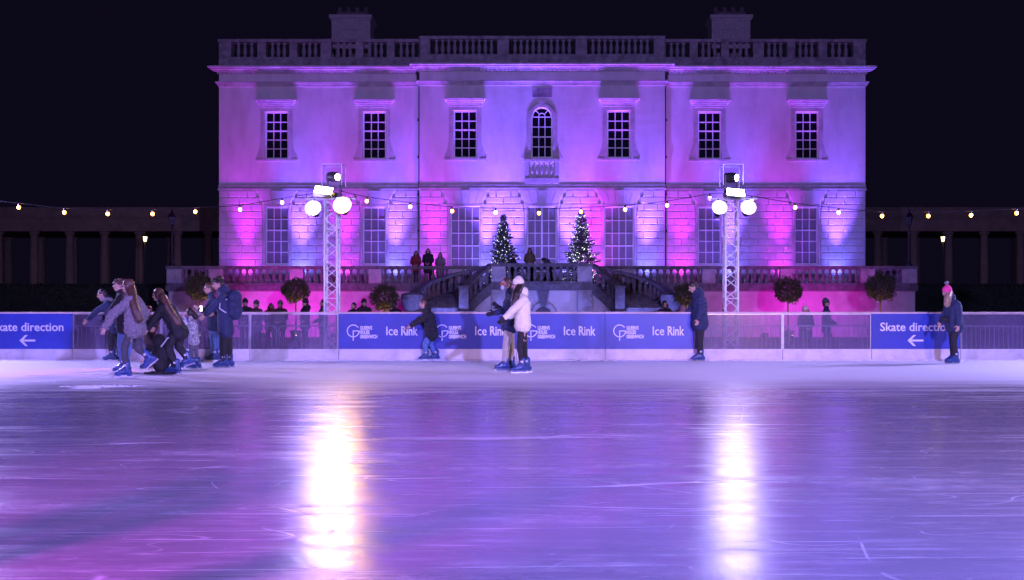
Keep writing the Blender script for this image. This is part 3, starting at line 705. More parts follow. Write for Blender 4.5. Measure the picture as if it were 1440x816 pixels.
# ================================================================ TREES
def leafball(b, c, r, n, q, rnd, sq=1.0):
    for i in range(n):
        v = Vector((rnd.gauss(0,1), rnd.gauss(0,1), rnd.gauss(0,1))).normalized(); rad = r*(.55+.5*rnd.random()**.6)*(1+.22*noise.noise(v*2.2+Vector(c)))
        p = Vector(c)+Vector((v.x*rad, v.y*rad, v.z*rad*sq)); u = (v+Vector((rnd.uniform(-1,1), rnd.uniform(-1,1), rnd.uniform(-1,1)))).normalized()*q*rnd.uniform(.7,1.4)
        w = u.cross(Vector((rnd.uniform(-1,1), rnd.uniform(-1,1), rnd.uniform(-1,1)))).normalized()*q*.42
        b.quad(p-u, p+w*1.0-u*.1, p+u, p-w-u*.1)
def bay(px, py, rpx, label, s=33.0, seed=0):
    rnd = random.Random(seed); x, Y, z = W(px, py, s); r = rpx/s
    t = thing('bay_tree', label, 'tree', (x, Y, GZ), 'clipped ball-headed trees below the terrace')
    MB().lathe([(.16,0),(.24,.42),(.26,.42),(.26,.46),(.2,.46)], (x, Y, GZ), 16).build('pot', M['oldstone'], t)
    MB().tube([(x, Y, GZ+.4), (x+.01, Y, .6), (x-.01, Y, z-r*.5), (x, Y, z)], [.035,.032,.03,.02], 8).build('trunk', M['bark'], t)
    b = MB(); leafball(b, (x, Y, z), r, 3200, .045, rnd, .92)
    for i in range(16):
        v = Vector((rnd.gauss(0,1), rnd.gauss(0,1), rnd.gauss(0,1))).normalized(); p = Vector((x, Y, z))+v*r*.98
        leafball(b, p, .15*r/.55, 60, .04, rnd)
    b.build('crown', M['leaf'], t, fixn=False)
    # garden spike lamp at the foot
    u = thing('garden_spotlight', 'small warm spotlight under the '+label.split(',')[0].replace(' below the terrace','').replace('ball-headed','ball'), 'spotlight', (x+.1, Y-.35, GZ), 'warm spotlights under the ball trees')
    MB().lathe([(.05,0),(.06,.14),(.065,.16)], (x+.1, Y-.35, GZ+.1), 10).build('housing', M['hous'], u)
    MB().tube([(x+.1, Y-.35, GZ), (x+.1, Y-.35, GZ+.1)], .015, 6).build('spike', M['hous'], u)
    MB().lathe([(.045,0),(.045,.006)], (x+.1, Y-.35, GZ+.262), 10).build('lens', M['warml'], u)
    q = spot('garden_spotlight_beam', (x+.1, Y-.35, GZ+.30), (x-.02, Y, z), 190, (1,.52,.16), 36, .7, .03)
    q.parent = u; q.matrix_parent_inverse = Matrix.Translation(-u.location)
BT = [(281, 404, 19, 'ball-headed tree behind the two men, leftmost below the terrace'), (416, 408, 17.5, 'ball-headed tree left of the left lighting tower, tinted pink'), (541, 417, 18.5, 'ball-headed tree beside the left scroll of the stairs'),
      (965, 414, 16, 'ball-headed tree behind the lone man, beside the right scroll of the stairs'), (1108, 408, 19, 'ball-headed tree right of the right lighting tower, reddish crown'), (1238, 404, 20, 'ball-headed tree at the right end of the terrace')]
for i, (a, b_, r, l) in enumerate(BT): bay(a, b_, r, l, seed=i)
for px, lab in ((590, 'lavender ground flood beside the left scroll of the stairs'), (640, 'lavender ground flood in front of the left stair flight'), (885, 'lavender ground flood in front of the right stair flight'), (938, 'lavender ground flood beside the right scroll of the stairs'), (757, 'lavender ground flood in front of the arch below the landing')):
    x, Y, z = W(px, 440, 33.5)
    t = thing('ground_flood', lab, 'floodlight', (x, Y, GZ), 'lavender floods before the stairs')
    MB().box(x-.15, x+.15, Y-.08, Y+.06, GZ+.08, GZ+.30).build('housing', M['hous'], t)
    MB().box(x-.17, x-.152, Y-.03, Y+.03, GZ, GZ+.25).box(x+.152, x+.17, Y-.03, Y+.03, GZ, GZ+.25).build('bracket', M['hous'], t)
    MB().box(x-.13, x+.13, Y+.062, Y+.068, GZ+.1, GZ+.28).build('lens', M['blul'], t)
    q = spot('ground_flood_beam', (x, Y+.1, GZ+.24), (x, YT, 1.5), 520, (.20,.19,1), 100, .9, .08)
    q.parent = t; q.matrix_parent_inverse = Matrix.Translation(-t.location)
# pink floods washing the retaining wall
for px, k, p, lab in ((372, 'm', 900, 'magenta ground flood below the terrace, left of the left lighting tower'), (470, 'm', 200, 'dim magenta ground flood behind the left lighting tower'), (1165, 'm', 720, 'magenta ground flood below the terrace behind the man in the beanie'), (1075, 'm', 150, 'dim magenta ground flood right of the right lighting tower')):
    x, Y, z = W(px, 440, 31.5)
    t = thing('ground_flood', lab, 'floodlight', (x, Y, GZ), 'magenta floods at the foot of the terrace wall')
    MB().box(x-.15, x+.15, Y-.08, Y+.06, GZ+.08, GZ+.30).build('housing', M['hous'], t)
    MB().box(x-.17, x-.152, Y-.03, Y+.03, GZ, GZ+.25).box(x+.152, x+.17, Y-.03, Y+.03, GZ, GZ+.25).build('bracket', M['hous'], t)
    MB().box(x-.13, x+.13, Y+.062, Y+.068, GZ+.1, GZ+.28).build('lens', M['magl'], t)
    q = spot('ground_flood_beam', (x, Y+.1, GZ+.24), (x+.1, YT+.1, 1.0), p*1.0, (.95,.004,.85), 118, .9, .08)
    q.parent = t; q.matrix_parent_inverse = Matrix.Translation(-t.location)

def xmas(px, top, label, seed, nb, wpx):
    rnd = random.Random(seed); s = 27.8; x, Y, zt_ = W(px, top, s); H = zt_-TF; RB = wpx/s
    t = thing('christmas_tree', label, 'Christmas tree', (x, Y, TF), 'pair of lit Christmas trees on the terrace')
    MB().tube([(x, Y, TF), (x, Y, TF+H*.5), (x, Y, zt_)], [.07, .045, .008], 8).build('trunk', M['bark'], t)
    b = MB(); tips = []
    n = 150
    for i in range(n):
        f = (i/n)**.9; z = TF+.35+(H-.35)*f; L = RB*(1-f)**1.0*rnd.uniform(.62, 1.12)+.07; a = i*2.399+rnd.uniform(-.3, .3)
        d = Vector((math.cos(a), math.sin(a), 0)); p0 = Vector((x, Y, z)); droop = -.12+.55*f
        tip = p0+d*L+Vector((0,0,L*droop))
        b.tube([p0, tip], [.012, .004], 4)
        m_ = max(3, int(L/.05))
        for k in range(m_):
            q = (k+.6)/m_
            if q < .22: continue
            q = q; p = p0.lerp(tip, q)+Vector((0,0,-.05*math.sin(q*3)*L)); tips.append(p)
            side = Vector((-d.y, d.x, 0)); tw = (1-q*.6)*.30*L+.07
            for sg in (-1, 1):
                e = p+side*sg*tw*rnd.uniform(.5, 1)+d*tw*.5+Vector((0,0,rnd.uniform(-.05,.03)))
                b.tube([p, e], [.006, .002], 3, False); tips.append(e)
                for w in range(9):
                    c = p.lerp(e, rnd.random()); u = Vector((rnd.uniform(-1,1), rnd.uniform(-1,1), rnd.uniform(-.6,1))).normalized()*.06; v = u.cross(Vector((rnd.random(), rnd.random(), rnd.random()))).normalized()*.014
                    b.quad(c-v, c+v, c+u+v*.3, c+u-v*.3)
    for w in range(40):
        c = Vector((x, Y, zt_-.6*rnd.random()**1.3)); u = Vector((rnd.uniform(-1,1), rnd.uniform(-1,1), rnd.uniform(.1,1))).normalized()*.07; v = u.orthogonal().normalized()*.014
        b.quad(c-v, c+v, c+u+v*.3, c+u-v*.3)
    b.build('crown', M['fir'], t, fixn=False)
    fl = MB(); outer = [p for p in tips if (p-Vector((x, Y, p.z))).length > .25*RB*(1-(p.z-TF)/H) and p.z < zt_-.25]; rnd.shuffle(outer)
    for p in outer[:nb]:
        q = .0095*rnd.uniform(.7, 1.4); o = Vector((p.x-x, p.y-Y, 0)); p = p+(o.normalized()*.03 if o.length > 0 else o)
        fl.ell(p, (q,q,q), None, 5, 4)
    w = fl.build('fairy_lights', M['fairy'], t, fixn=False); w['kind'] = 'stuff'
xmas(708, 303, 'slim Christmas tree with white fairy lights left of the middle window', 3, 340, 29)
xmas(817.5, 296, 'fuller Christmas tree with dense white fairy lights right of the middle window', 8, 520, 31)

# ================================================================ LIGHTING TOWERS
M['haloy'] = em('yellow_halo_ring', (1,.70,.06), 1.1); M['halow'] = em('white_halo_ring', (.62,.50,1), 1.0)  # glowing rings that mimic the halo round the lamps
YTW = 24.0; SW = 1440/YTW
wx = lambda px: (px-762)/SW
wz = lambda py: CH+(432-py)/SW
def tower(px, nm):
    x = wx(px); h = .145; z1 = wz(280)
    t = thing('lighting_tower', f'{nm} square aluminium truss tower carrying lamps behind the rink boards', 'lighting tower', (x, YTW, GZ), 'truss towers along the rink')
    for sx in (-1, 1):
        for sy in (-1, 1): MB().tube([(x+sx*h, YTW+sy*h, GZ+.02), (x+sx*h, YTW+sy*h, z1)], .025, 10).build('chord', M['alu'], t, True)
    for face in range(4):
        b = MB(); n = int((z1-GZ)/.23); dz = (z1-GZ-.06)/n
        for i in range(n):
            za, zb_ = GZ+.04+i*dz, GZ+.04+(i+1)*dz
            a, c = (-h, h) if (i+face) % 2 else (h, -h)
            for (u, za_, v, zb2) in ((a, za, c, zb_),)+(((-h, za, h, za),) if i % 7 == 0 else ()):
                if face == 0: p, q = (x+u, YTW-h, za_), (x+v, YTW-h, zb2)
                elif face == 1: p, q = (x+u, YTW+h, za_), (x+v, YTW+h, zb2)
                elif face == 2: p, q = (x-h, YTW+u, za_), (x-h, YTW+v, zb2)
                else: p, q = (x+h, YTW+u, za_), (x+h, YTW+v, zb2)
                b.tube([p, q], .0135, 6)
        b.build('bracing', M['alu'], t)
    MB().box(x-.35, x+.35, YTW-.35, YTW+.35, GZ, GZ+.02).build('base_plate', M['steel'], t)
    b = MB().box(x-.2, x+.2, YTW-.2, YTW+.2, z1+.003, z1+.02); b.build('top_plate', M['steel'], t)
    zc = wz(285); MB().tube([(x-.58, YTW-.19, wz(281)), (x+.58, YTW-.19, wz(281))], .024, 8).build('crossbar', M['alu'], t)
    return t
def par(px, py, rpx, m, col, pw, label, tilt):
    x, z = wx(px), wz(py); Y = YTW-.32; r = rpx/SW
    t = thing('par_lamp', label, 'stage lamp', (x, Y, z), 'round lamps on the towers')
    Mx = Matrix.Rotation(R(90), 3, 'X')
    d = Euler((R(90+tilt), 0, 0)).to_matrix() if False else Matrix.Rotation(R(90-tilt), 3, 'X')
    MB().lathe([(.03,-.30),(r*.55,-.28),(r*.8,-.12),(r*1.08,-.02),(r*1.08,.02),(r*1.0,.02)], (x, Y, z), 20, d).build('housing', M['hous'], t, True)
    MB().lathe([(r*.97,.022),(r*.97,.028)], (x, Y, z), 24, d).build('lens', m, t)
    MB().lathe([(r*.99,.024),(r*1.24,.06),(r*1.27,.06),(r*1.10,.0),(r*.99,.0)], (x, Y, z), 28, d).build('halo_ring', M['haloy'] if m == M['pary'] else M['halow'], t, True)
    b = MB()
    pts = [(x+sx*(r+.03), Y+.05, z) for sx in (-1,)]+[(x-(r+.03), Y+.06, z+.17), (x+(r+.03), Y+.06, z+.17), (x+(r+.03), Y+.05, z)]
    b.tube(pts, .010, 6).tube([(x, Y+.06, z+.17), (x, YTW-.19, wz(281))], .016, 6); b.build('yoke', M['hous'], t)
def flood(px, py, label, roll, pw=None, col=None, aim=None):
    x, z = wx(px), wz(py); Y = YTW-.42
    t = thing('floodlight', label, 'floodlight', (x, Y, z), 'square floodlights on the towers')
    Q = Matrix.Translation((x, Y, z)) @ Matrix.Rotation(R(roll), 4, 'Y') @ Matrix.Rotation(R(-38), 4, 'X')
    MB().box(-.20, .20, -.006, .0, -.11, .11, Q).build('lens', M['flood'], t)
    q = spot('floodlight_beam', Q @ Vector((0, -.05, 0)), aim or (x*.75, 17, 0), pw or 420, col or (.50,.40,1), 150, .6, .12); q.parent = t; q.matrix_parent_inverse = Matrix.Translation(-t.location)
    b = MB().box(-.215, .215, .002, .07, -.125, .125, Q)
    for i in range(9): b.box(-.2+i*.046, -.2+i*.046+.012, .07, .11, -.11, .11, Q)
    b.box(-.215, .215, -.02, .002, .112, .125, Q).box(-.215, .215, -.02, .002, -.125, -.112, Q).build('housing', M['hous'], t)
    MB().tube([Q @ Vector((-.23, .03, 0)), Q @ Vector((-.23, .16, .02)), Q @ Vector((.23, .16, .02)), Q @ Vector((.23, .03, 0))], .010, 6).tube([(x, Y+.15, z+.02), (x, YTW-.1, wz(280))], .014, 6).build('yoke', M['hous'], t)
def moving(px, py, label):
    x, z = wx(px), wz(py); Y = YTW
    t = thing('moving_head_light', label, 'stage light', (x, Y, wz(280)+.02), 'moving heads under clear covers')
    MB().box(x-.17, x+.17, Y-.13, Y+.13, wz(280)+.022, wz(280)+.14).build('base', M['hous'], t)
    b = MB()
    for sx in (-1, 1): b.box(x+sx*.15-.02, x+sx*.15+.02, Y-.05, Y+.05, wz(280)+.143, z+.06)
    b.build('arm', M['hous'], t)
    d = Vector((.75, -.62, -.10)).normalized(); q = d.to_track_quat('Z', 'Y').to_matrix()
    MB().lathe([(.04,-.17),(.11,-.14),(.125,-.02),(.115,.10),(.10,.15),(.085,.15)], (x-.01, Y, z), 20, q).build('head', M['hous'], t, True)
    MB().lathe([(.075,.152),(.075,.158)], (x-.01, Y, z), 20, q).build('lens', M['mhl'], t)
    # clear weather cover
    MB().box(x-.23, x+.23, Y-.23, Y+.23, wz(262), wz(233)).build('weather_cover', M['clear'], t)
    b = MB(); x0, x1, y0, y1, z0, z1 = x-.23, x+.23, Y-.23, Y+.23, wz(262), wz(233)
    for a, c in (((x0,y0,z0),(x0,y0,z1)),((x1,y0,z0),(x1,y0,z1)),((x0,y1,z0),(x0,y1,z1)),((x1,y1,z0),(x1,y1,z1)),((x0,y0,z1),(x1,y0,z1)),((x0,y1,z1),(x1,y1,z1)),((x0,y0,z1),(x0,y1,z1)),((x1,y0,z1),(x1,y1,z1))): b.tube([a, c], .006, 4)
    b.build('cover_frame', M['steel'], t)
tower(467, 'left'); tower(1027.5, 'right'); tower(-93, 'outer left'); tower(1588, 'outer right')
flood(-93, 270, 'square floodlight added atop the unseen outer left tower to light the far ice', -8, 5200, (.46,.38,1), (-2, 20, 0)); flood(1588, 270, 'square floodlight added atop the unseen outer right tower to light the far ice', 8, 5200, (.46,.40,1), (3, 20, 0))  # floods added out of view to brighten the far ice from the sides
par(445, 296, 9.2, M['parw'], 0, 0, 'round white lamp on the left side of the left tower', 20)
par(485.5, 292, 10.2, M['pary'], 0, 0, 'round yellow lamp on the right side of the left tower', 20)
par(1008, 295, 8.6, M['parw'], 0, 0, 'round white lamp on the left side of the right tower', 20)
par(1048, 295, 8.8, M['parw'], 0, 0, 'round white lamp on the right side of the right tower', 20)
flood(460, 271, 'bright square floodlight atop the left tower', 7); flood(1030, 274, 'bright square floodlight atop the right tower', 5)
spot('magenta_rim_light', (wx(469), YTW-.2, wz(250)), (-8.6, 19.3, .6), 1300, (1,.08,.75), 25, .7, .08)  # added magenta rim light for the left skaters; the head itself points elsewhere
moving(469.5, 249, 'moving head lamp under a clear cover topping the left tower'); moving(1028.5, 250, 'moving head lamp under a clear cover topping the right tower')
# ================================================================ FESTOON LIGHTS
def festoon(bulbs, ends, label):
    t = thing('string_lights', label, 'string lights', (wx(ends[0][0]), YTW, 3.5), 'festoon lights strung between the towers')
    pts = [ends[0]]+bulbs+[ends[1]]
    P = [Vector((wx(a), YTW-.02, wz(b_)+(.10 if 0 < i < len(pts)-1 else 0))) for i, (a, b_) in enumerate(pts)]
    # smooth the sagging cable
    Q = []
    for i in range(len(P)-1):
        p0, p1, p2, p3 = P[max(0,i-1)], P[i], P[i+1], P[min(len(P)-1,i+2)]
        for k in range(5):
            u = k/5; Q.append(.5*((2*p1)+(p2-p0)*u+(2*p0-5*p1+4*p2-p3)*u*u+(3*p1-p0-3*p2+p3)*u**3))
    Q.append(P[-1]); MB().tube(Q, .008, 5).build('cable', M['hous'], t)
    for (a, b_) in bulbs:
        c = (wx(a), YTW-.02, wz(b_))
        o = MB().ell(c, (.040,.040,.046), None, 12, 8).build('bulb', M['bulb'], t, True)
        MB().lathe([(.022,0),(.024,.05),(.012,.065)], (c[0], c[1], c[2]+.036), 8).build('socket', M['hous'], o)
festoon([(-33,286),(27,292),(91,299),(152,301),(215,301),(275,298),(338,295),(397,285)], ((-93,270),(458,270)), 'string of warm bulbs sagging left of the left tower')
festoon([(516,283),(577,291),(636,297),(697,299),(758,300),(817,298),(879,295),(938,289),(998,279)], ((476,268),(1019,272)), 'string of warm bulbs sagging between the two towers')
festoon([(1057,282),(1118,292),(1179,299),(1240,304),(1305,304),(1365,303),(1429,300),(1489,293),(1545,284)], ((1036,272),(1595,270)), 'string of warm bulbs sagging right of the right tower')

# ================================================================ RINK BOARDS
def text_obj(name, s, size, x, x2, y, z, parent, bold=0.0):
    c = bpy.data.curves.new(name, 'FONT'); c.body = s; c.size = size; c.offset = bold; c.extrude = .0012; c.resolution_u = 3
    tmp = bpy.data.objects.new(name, c); COL.objects.link(tmp); bpy.context.view_layer.update()
    me = bpy.data.meshes.new_from_object(tmp.evaluated_get(bpy.context.evaluated_depsgraph_get())); bpy.data.objects.remove(tmp)
    xs_ = [v.co.x for v in me.vertices]; sx = (x2-x)/(max(xs_)-min(xs_)); x = x-min(xs_)*sx
    me.transform(Matrix.Translation((x, y, z)) @ Matrix.Rotation(R(90), 4, 'X') @ Matrix.Diagonal((sx, 1, 1, 1)))
    me.materials.clear(); me.materials.append(M['print'])
    o = link(name, me, None, parent); return o
bx = lambda px: (px-762)/SB
bz = lambda py: (507-py)/SB
KZ, TZ = bz(491), bz(441.5)
seams = [101.5+124.9*k for k in range(-4, 15)]
kinds = {}
descr = {
 -4: 'clear board outside the left picture edge', -3: 'clear board just outside the left picture edge',
 -1: 'blue direction board at the left picture edge', 0: 'clear scuffed board right beside the left blue direction board', 1: 'clear scuffed board behind the group of skaters', 2: 'clear scuffed board between the backpack man and the left tower',
 3: 'blue Ice Rink board right beside the left tower', 4: 'blue Ice Rink board behind the stooping boy', 5: 'blue Ice Rink board behind the couple', 6: 'blue Ice Rink board left of the lone man',
 7: 'clear scuffed board in front of the right tower', 8: 'clear scuffed board in front of the beanie man', 9: 'blue direction board beside the pink hat skater', 10: 'clear scuffed board at the right picture edge'}
def board(k):
    x0 = bx(101.5+124.9*k); x1 = bx(101.5+124.9*(k+1)); kind = 'dir' if k in (-1, 9) else 'rink' if k in (3,4,5,6) else 'clear'
    t = thing('rink_board', descr.get(k, 'clear board beyond the picture edge'), 'rink board', ((x0+x1)/2, DB+.06, 0), 'boards around the rink')
    MB().box(x0+.006, x1-.006, DB, DB+.05, 0, KZ).build('kickplate', M['kick'], t)
    MB().box(x0+.001, x1-.001, DB-.015, DB+.08, TZ+.002, TZ+.042).build('top_rail', M['rail'], t)
    MB().box(x0-.022, x0+.022, DB+.052, DB+.10, -.2, TZ).build('post', M['steel'], t)
    if kind == 'clear':
        MB().box(x0+.01, x1-.01, DB+.02, DB+.03, KZ+.002, TZ).build('clear_panel', M['acrylic'], t)
        b = MB().box(x0+.012, x0+.026, DB+.004, DB+.018, KZ+.003, TZ-.002).box(x1-.026, x1-.012, DB+.004, DB+.018, KZ+.003, TZ-.002).box(x0+.027, x1-.027, DB+.004, DB+.018, TZ-.016, TZ-.002)
        b.build('panel_frame', M['steel'], t)
    else:
        bn = MB().box(x0+.004, x1-.004, DB+.005, DB+.045, KZ+.002, TZ).build('banner', M['banner'], t)
        Yp = DB+.0015
        X = lambda px: x0+(px)/SB; Z = bz
        if kind == 'rink':
            text_obj('lettering', 'Ice', .29, X(67), X(83.3), Yp, Z(471.5), bn, .002); text_obj('lettering', 'Rink', .29, X(88), X(111.5), Yp, Z(471.5), bn, .007)
            for i, (w, e) in enumerate((("QUEEN'S", 47.2), ('HOUSE', 43.5), ('GREENWICH', 54.5))): text_obj('lettering', w, .112, X(30), X(e), Yp, Z(463.6+i*6.1), bn, .0045)
            r = .135; cx, cz = X(20.5), Z(465.5); rb = .011
            g = MB(); N_ = 26
            def strip(pts, w):
                for (a, b_), (c, d) in zip(pts, pts[1:]):
                    v = Vector((c-a, d-b_)); nn = Vector((-v.y, v.x)).normalized()*w
                    g.prism([(a+nn.x, b_+nn.y), (c+nn.x, d+nn.y), (c-nn.x, d-nn.y), (a-nn.x, b_-nn.y)], Yp-.0012, Yp+.0012)
            strip([(cx+r*math.cos(R(a)), cz+r*math.sin(R(a))) for a in range(35, 361, 13)], rb)
            strip([(cx+r, cz-.0), (cx, cz)], rb); strip([(cx, cz+.01), (cx, cz-r*1.65)], rb)
            g.build('emblem', M['print'], bn, fixn=True)
        else:
            xc = (x0+x1)/2; text_obj('lettering', 'Skate direction', .27, xc-.81, xc+.81, Yp, Z(465.5), bn, .004)
            g = MB(); zc = Z(479); 
            g.box(xc-.13, xc+.17, Yp-.0012, Yp+.0012, zc-.022, zc+.022)
            for sg in (-1, 1): g.prism([(xc-.19, zc), (xc-.06, zc+sg*.125), (xc-.0, zc+sg*.125), (xc-.12, zc)], Yp-.0016-.0003*sg, Yp+.0012)
            g.build('arrow', M['print'], bn)
for k in range(-5, 14): board(k)
# bright light patches on the ice shaped as pale lumps, plus swept snow
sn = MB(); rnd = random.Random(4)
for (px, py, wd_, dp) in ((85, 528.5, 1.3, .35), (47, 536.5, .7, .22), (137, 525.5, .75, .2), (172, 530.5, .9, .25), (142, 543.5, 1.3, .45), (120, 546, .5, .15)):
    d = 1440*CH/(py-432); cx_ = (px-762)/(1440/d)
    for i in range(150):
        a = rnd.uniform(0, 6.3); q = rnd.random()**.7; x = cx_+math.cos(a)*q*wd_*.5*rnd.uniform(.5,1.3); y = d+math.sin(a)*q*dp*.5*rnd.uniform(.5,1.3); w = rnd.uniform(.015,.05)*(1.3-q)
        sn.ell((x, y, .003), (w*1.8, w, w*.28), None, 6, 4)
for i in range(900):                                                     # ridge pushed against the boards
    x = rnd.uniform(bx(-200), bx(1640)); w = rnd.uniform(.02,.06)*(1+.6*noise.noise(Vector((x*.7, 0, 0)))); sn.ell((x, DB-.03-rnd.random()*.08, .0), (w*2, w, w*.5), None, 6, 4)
o = sn.build('shaved_ice_and_light_patches', M['snow'], smooth=True, fixn=False); tag(o, 'white lumps standing for light patches on the ice, and shaved ice along the boards', 'snow', kind='stuff')

# ================================================================ CROWD BARRIERS
def barrier(x, Y, label, root=None):
    t = thing('crowd_barrier', label, 'barrier', (x, Y, GZ), 'steel crowd barriers behind the boards')
    L = 2.0; zt_ = GZ+.98; b = MB(); r = .12
    pts = [(x-L/2, Y, GZ+.12), (x-L/2, Y, zt_-r)]+[(x-L/2+r-r*math.cos(R(a)), Y, zt_-r+r*math.sin(R(a))) for a in (30, 60, 90)]+[(x+L/2-r+r*math.sin(R(a)), Y, zt_-r+r*math.cos(R(a))) for a in (0, 30, 60, 90)]+[(x+L/2, Y, GZ+.12), (x-L/2, Y, GZ+.12)]
    b.tube(pts, .019, 8); b.build('frame', M['steel'], t, True)
    b = MB()
    for i in range(1, 17): xx = x-L/2+L*i/17; b.tube([(xx, Y, GZ+.12), (xx, Y, zt_-.005)], .008, 6)
    b.build('bars', M['steel'], t)
    for xx in (x-L*.36, x+L*.36): MB().tube([(xx, Y-.28, GZ+.01), (xx, Y-.02, GZ+.13), (xx, Y+.02, GZ+.13), (xx, Y+.28, GZ+.01)], .014, 6).build('foot', M['steel'], t)
for px, lab in ((55, 'leftmost crowd barrier, hidden by the left direction board'), (157, 'second crowd barrier from the left, behind the clear boards'), (268, 'third crowd barrier from the left, behind the little girl'), (333+1, 'fourth crowd barrier from the left, left of the left tower'), (447, 'fifth crowd barrier from the left, around the left tower'),
                (1055, 'crowd barrier just right of the right tower'), (1165, 'crowd barrier in front of the beanie man'), (1395, 'crowd barrier at the right picture edge')):
    s = 55.0; barrier((px-762)/s, 1440/s, lab)

for (xx, yy, r_, h_) in ((-4.30, 1.25, .05, 2.2), (-4.08, 1.55, .035, 2.1), (-3.90, 1.2, .045, 2.2)):  # unseen posts added to cast dark streaks into the magenta light
    o = MB().lathe([(.14,0),(.14,.03),(r_,.05),(r_,h_),(r_*.3,h_+.03)], (xx, yy, 0), 14).build('post', M['iron']); tag(o, 'unseen dark post added to cast streak shadows on the ice, left of the camera', 'post', 'unseen shadow-casting posts on the near side')
# ================================================================ PEOPLE
def cloth(name, col, rough=.8, var=.25, scale=14, bump=.35, **k): return mat(name, col, rough, var=var, scale=scale, bump=bump, bscale=k.pop('bscale', 60), **k)
SKIN = mat('skin', (.50,.30,.23), .55, var=.06, scale=8); SKIN2 = mat('tanned_skin', (.34,.19,.13), .55, var=.06, scale=8)
HAIRD = cloth('dark_hair', (.025,.016,.012), .38, bscale=160, stretch=(1,1,.12)); HAIRB = cloth('brown_hair', (.09,.045,.03), .36, bscale=160, stretch=(1,1,.12)); HAIRF = cloth('fair_hair', (.32,.22,.13), .36, bscale=160, stretch=(1,1,.12))
BLACK = cloth('black_cloth', (.016,.016,.02)); NAVY = cloth('navy_cloth', (.022,.032,.085)); DGREY = cloth('charcoal_cloth', (.06,.06,.075)); BROWNC = cloth('dark_brown_cloth', (.07,.04,.04))
FUR = cloth('grey_fur', (.27,.24,.27), .9, var=.3, scale=45, bump=1.0, bscale=110); CREAM = cloth('cream_cloth', (.80,.78,.58), .75, var=.07, bump=.2); BEIGE = cloth('beige_cloth', (.50,.46,.34), .8, var=.1)
JEANS = cloth('blue_denim', (.10,.19,.42), .8, var=.25); PINK = cloth('hot_pink_wool', (.80,.06,.28), .9, scale=40); WOOL = cloth('cream_wool', (.80,.74,.56), .9, scale=40, bump=.6)
GREYP = cloth('grey_leggings', (.11,.11,.15)); PATT = cloth('speckled_cloth', (.40,.40,.44), .8, var=.8, scale=26); RED = cloth('dark_red_cloth', (.22,.03,.04)); OLIVE = cloth('olive_cloth', (.16,.14,.06)); TAUPE = cloth('taupe_cloth', (.20,.17,.18))
BOOT = mat('blue_plastic_boot', (.024,.062,.21), .38, var=.15, scale=20, coat=.3); BLADE = mat('skate_blade', (.6,.62,.66), .2, metal=1); STRAP = mat('boot_strap', (.05,.07,.14), .5); MASK = cloth('paper_mask', (.55,.66,.78), .8, var=.05); EYE = mat('eye', (.015,.012,.012), .2); LIP = mat('lip', (.30,.10,.09), .5); LENS = mat('tinted_glasses', (.55,.12,.03), .2)
BUCK = mat('pale_buckle', (.55,.55,.62), .4)

def remesh(name, b, vox, m, parent, smooth=4, disp=None, fold=0):
    me = b.mesh(name+'_src'); tmp = bpy.data.objects.new('tmp', me); COL.objects.link(tmp)
    r = tmp.modifiers.new('r', 'REMESH'); r.mode = 'VOXEL'; r.voxel_size = vox
    s = tmp.modifiers.new('s', 'SMOOTH'); s.iterations = smooth; s.factor = .5
    bpy.context.view_layer.update()
    out = bpy.data.meshes.new_from_object(tmp.evaluated_get(bpy.context.evaluated_depsgraph_get()))
    bpy.data.objects.remove(tmp); bpy.data.meshes.remove(me); out.name = name
    if disp or fold:
        ns = [v.normal.copy() for v in out.vertices]
        for v, n in zip(out.vertices, ns):
            a = disp(v.co) if disp else 0
            if fold: a += fold*(noise.noise(Vector((v.co.x*9, v.co.y*9, v.co.z*16+v.co.x*6)))+.5*noise.noise(v.co*30))
            v.co += n*a
    out.polygons.foreach_set('use_smooth', [True]*len(out.polygons)); out.materials.clear(); out.materials.append(m)
    return link(name, out, None, parent)

def hand(b, w, d, nrm, side, k=1.0, curl=25, grow=0):
    """palm and five separate bent fingers at wrist w, pointing along d, palm facing nrm, thumb on the `side` vector"""
    d = d.normalized(); nrm = (nrm-d*nrm.dot(d)).normalized(); sd = d.cross(nrm).normalized()
    if sd.dot(side) < 0: sd = -sd
    for o in (-.022, 0, .022): b.cap(w+sd*o*k*.6, w+(d*.085+sd*o)*k, .017*k+grow, .014*k+grow, (nrm, .75), 8)
    for o, L in ((.030,.072), (.010,.082), (-.010,.076), (-.029,.060)):
        p = w+(d*.088+sd*o)*k; a = R(curl); e = (d*math.cos(a)+nrm*math.sin(a)); q = p+e*L*.5*k
        a2 = R(curl*2.3); e2 = (d*math.cos(a2)+nrm*math.sin(a2)); b.cap(p, q, (.0088+grow)*k, (.0082+grow)*k, None, 8); b.cap(q, q+e2*L*.5*k, (.0082+grow)*k, (.0068+grow)*k, None, 8)
    p = w+(d*.022+sd*.026)*k; e = (d*.65+sd*.75+nrm*.25).normalized(); q = p+e*.042*k; b.cap(p, q, (.0125+grow)*k, (.010+grow)*k, None, 8); b.cap(q, q+(d*.9+sd*.3+nrm*.4).normalized()*.034*k, (.0098+grow)*k, (.008+grow)*k, None, 8)

def head_parts(c, yaw, pitch, k):
    # local frame: face looks along -Y; yaw -90 turns the face to the picture's left
    Mx = Matrix.Rotation(R(yaw), 3, 'Z') @ Matrix.Rotation(R(pitch), 3, 'X')
    T = lambda x, y, z: c+Mx @ (Vector((x, y, z))*k)
    return Mx, T

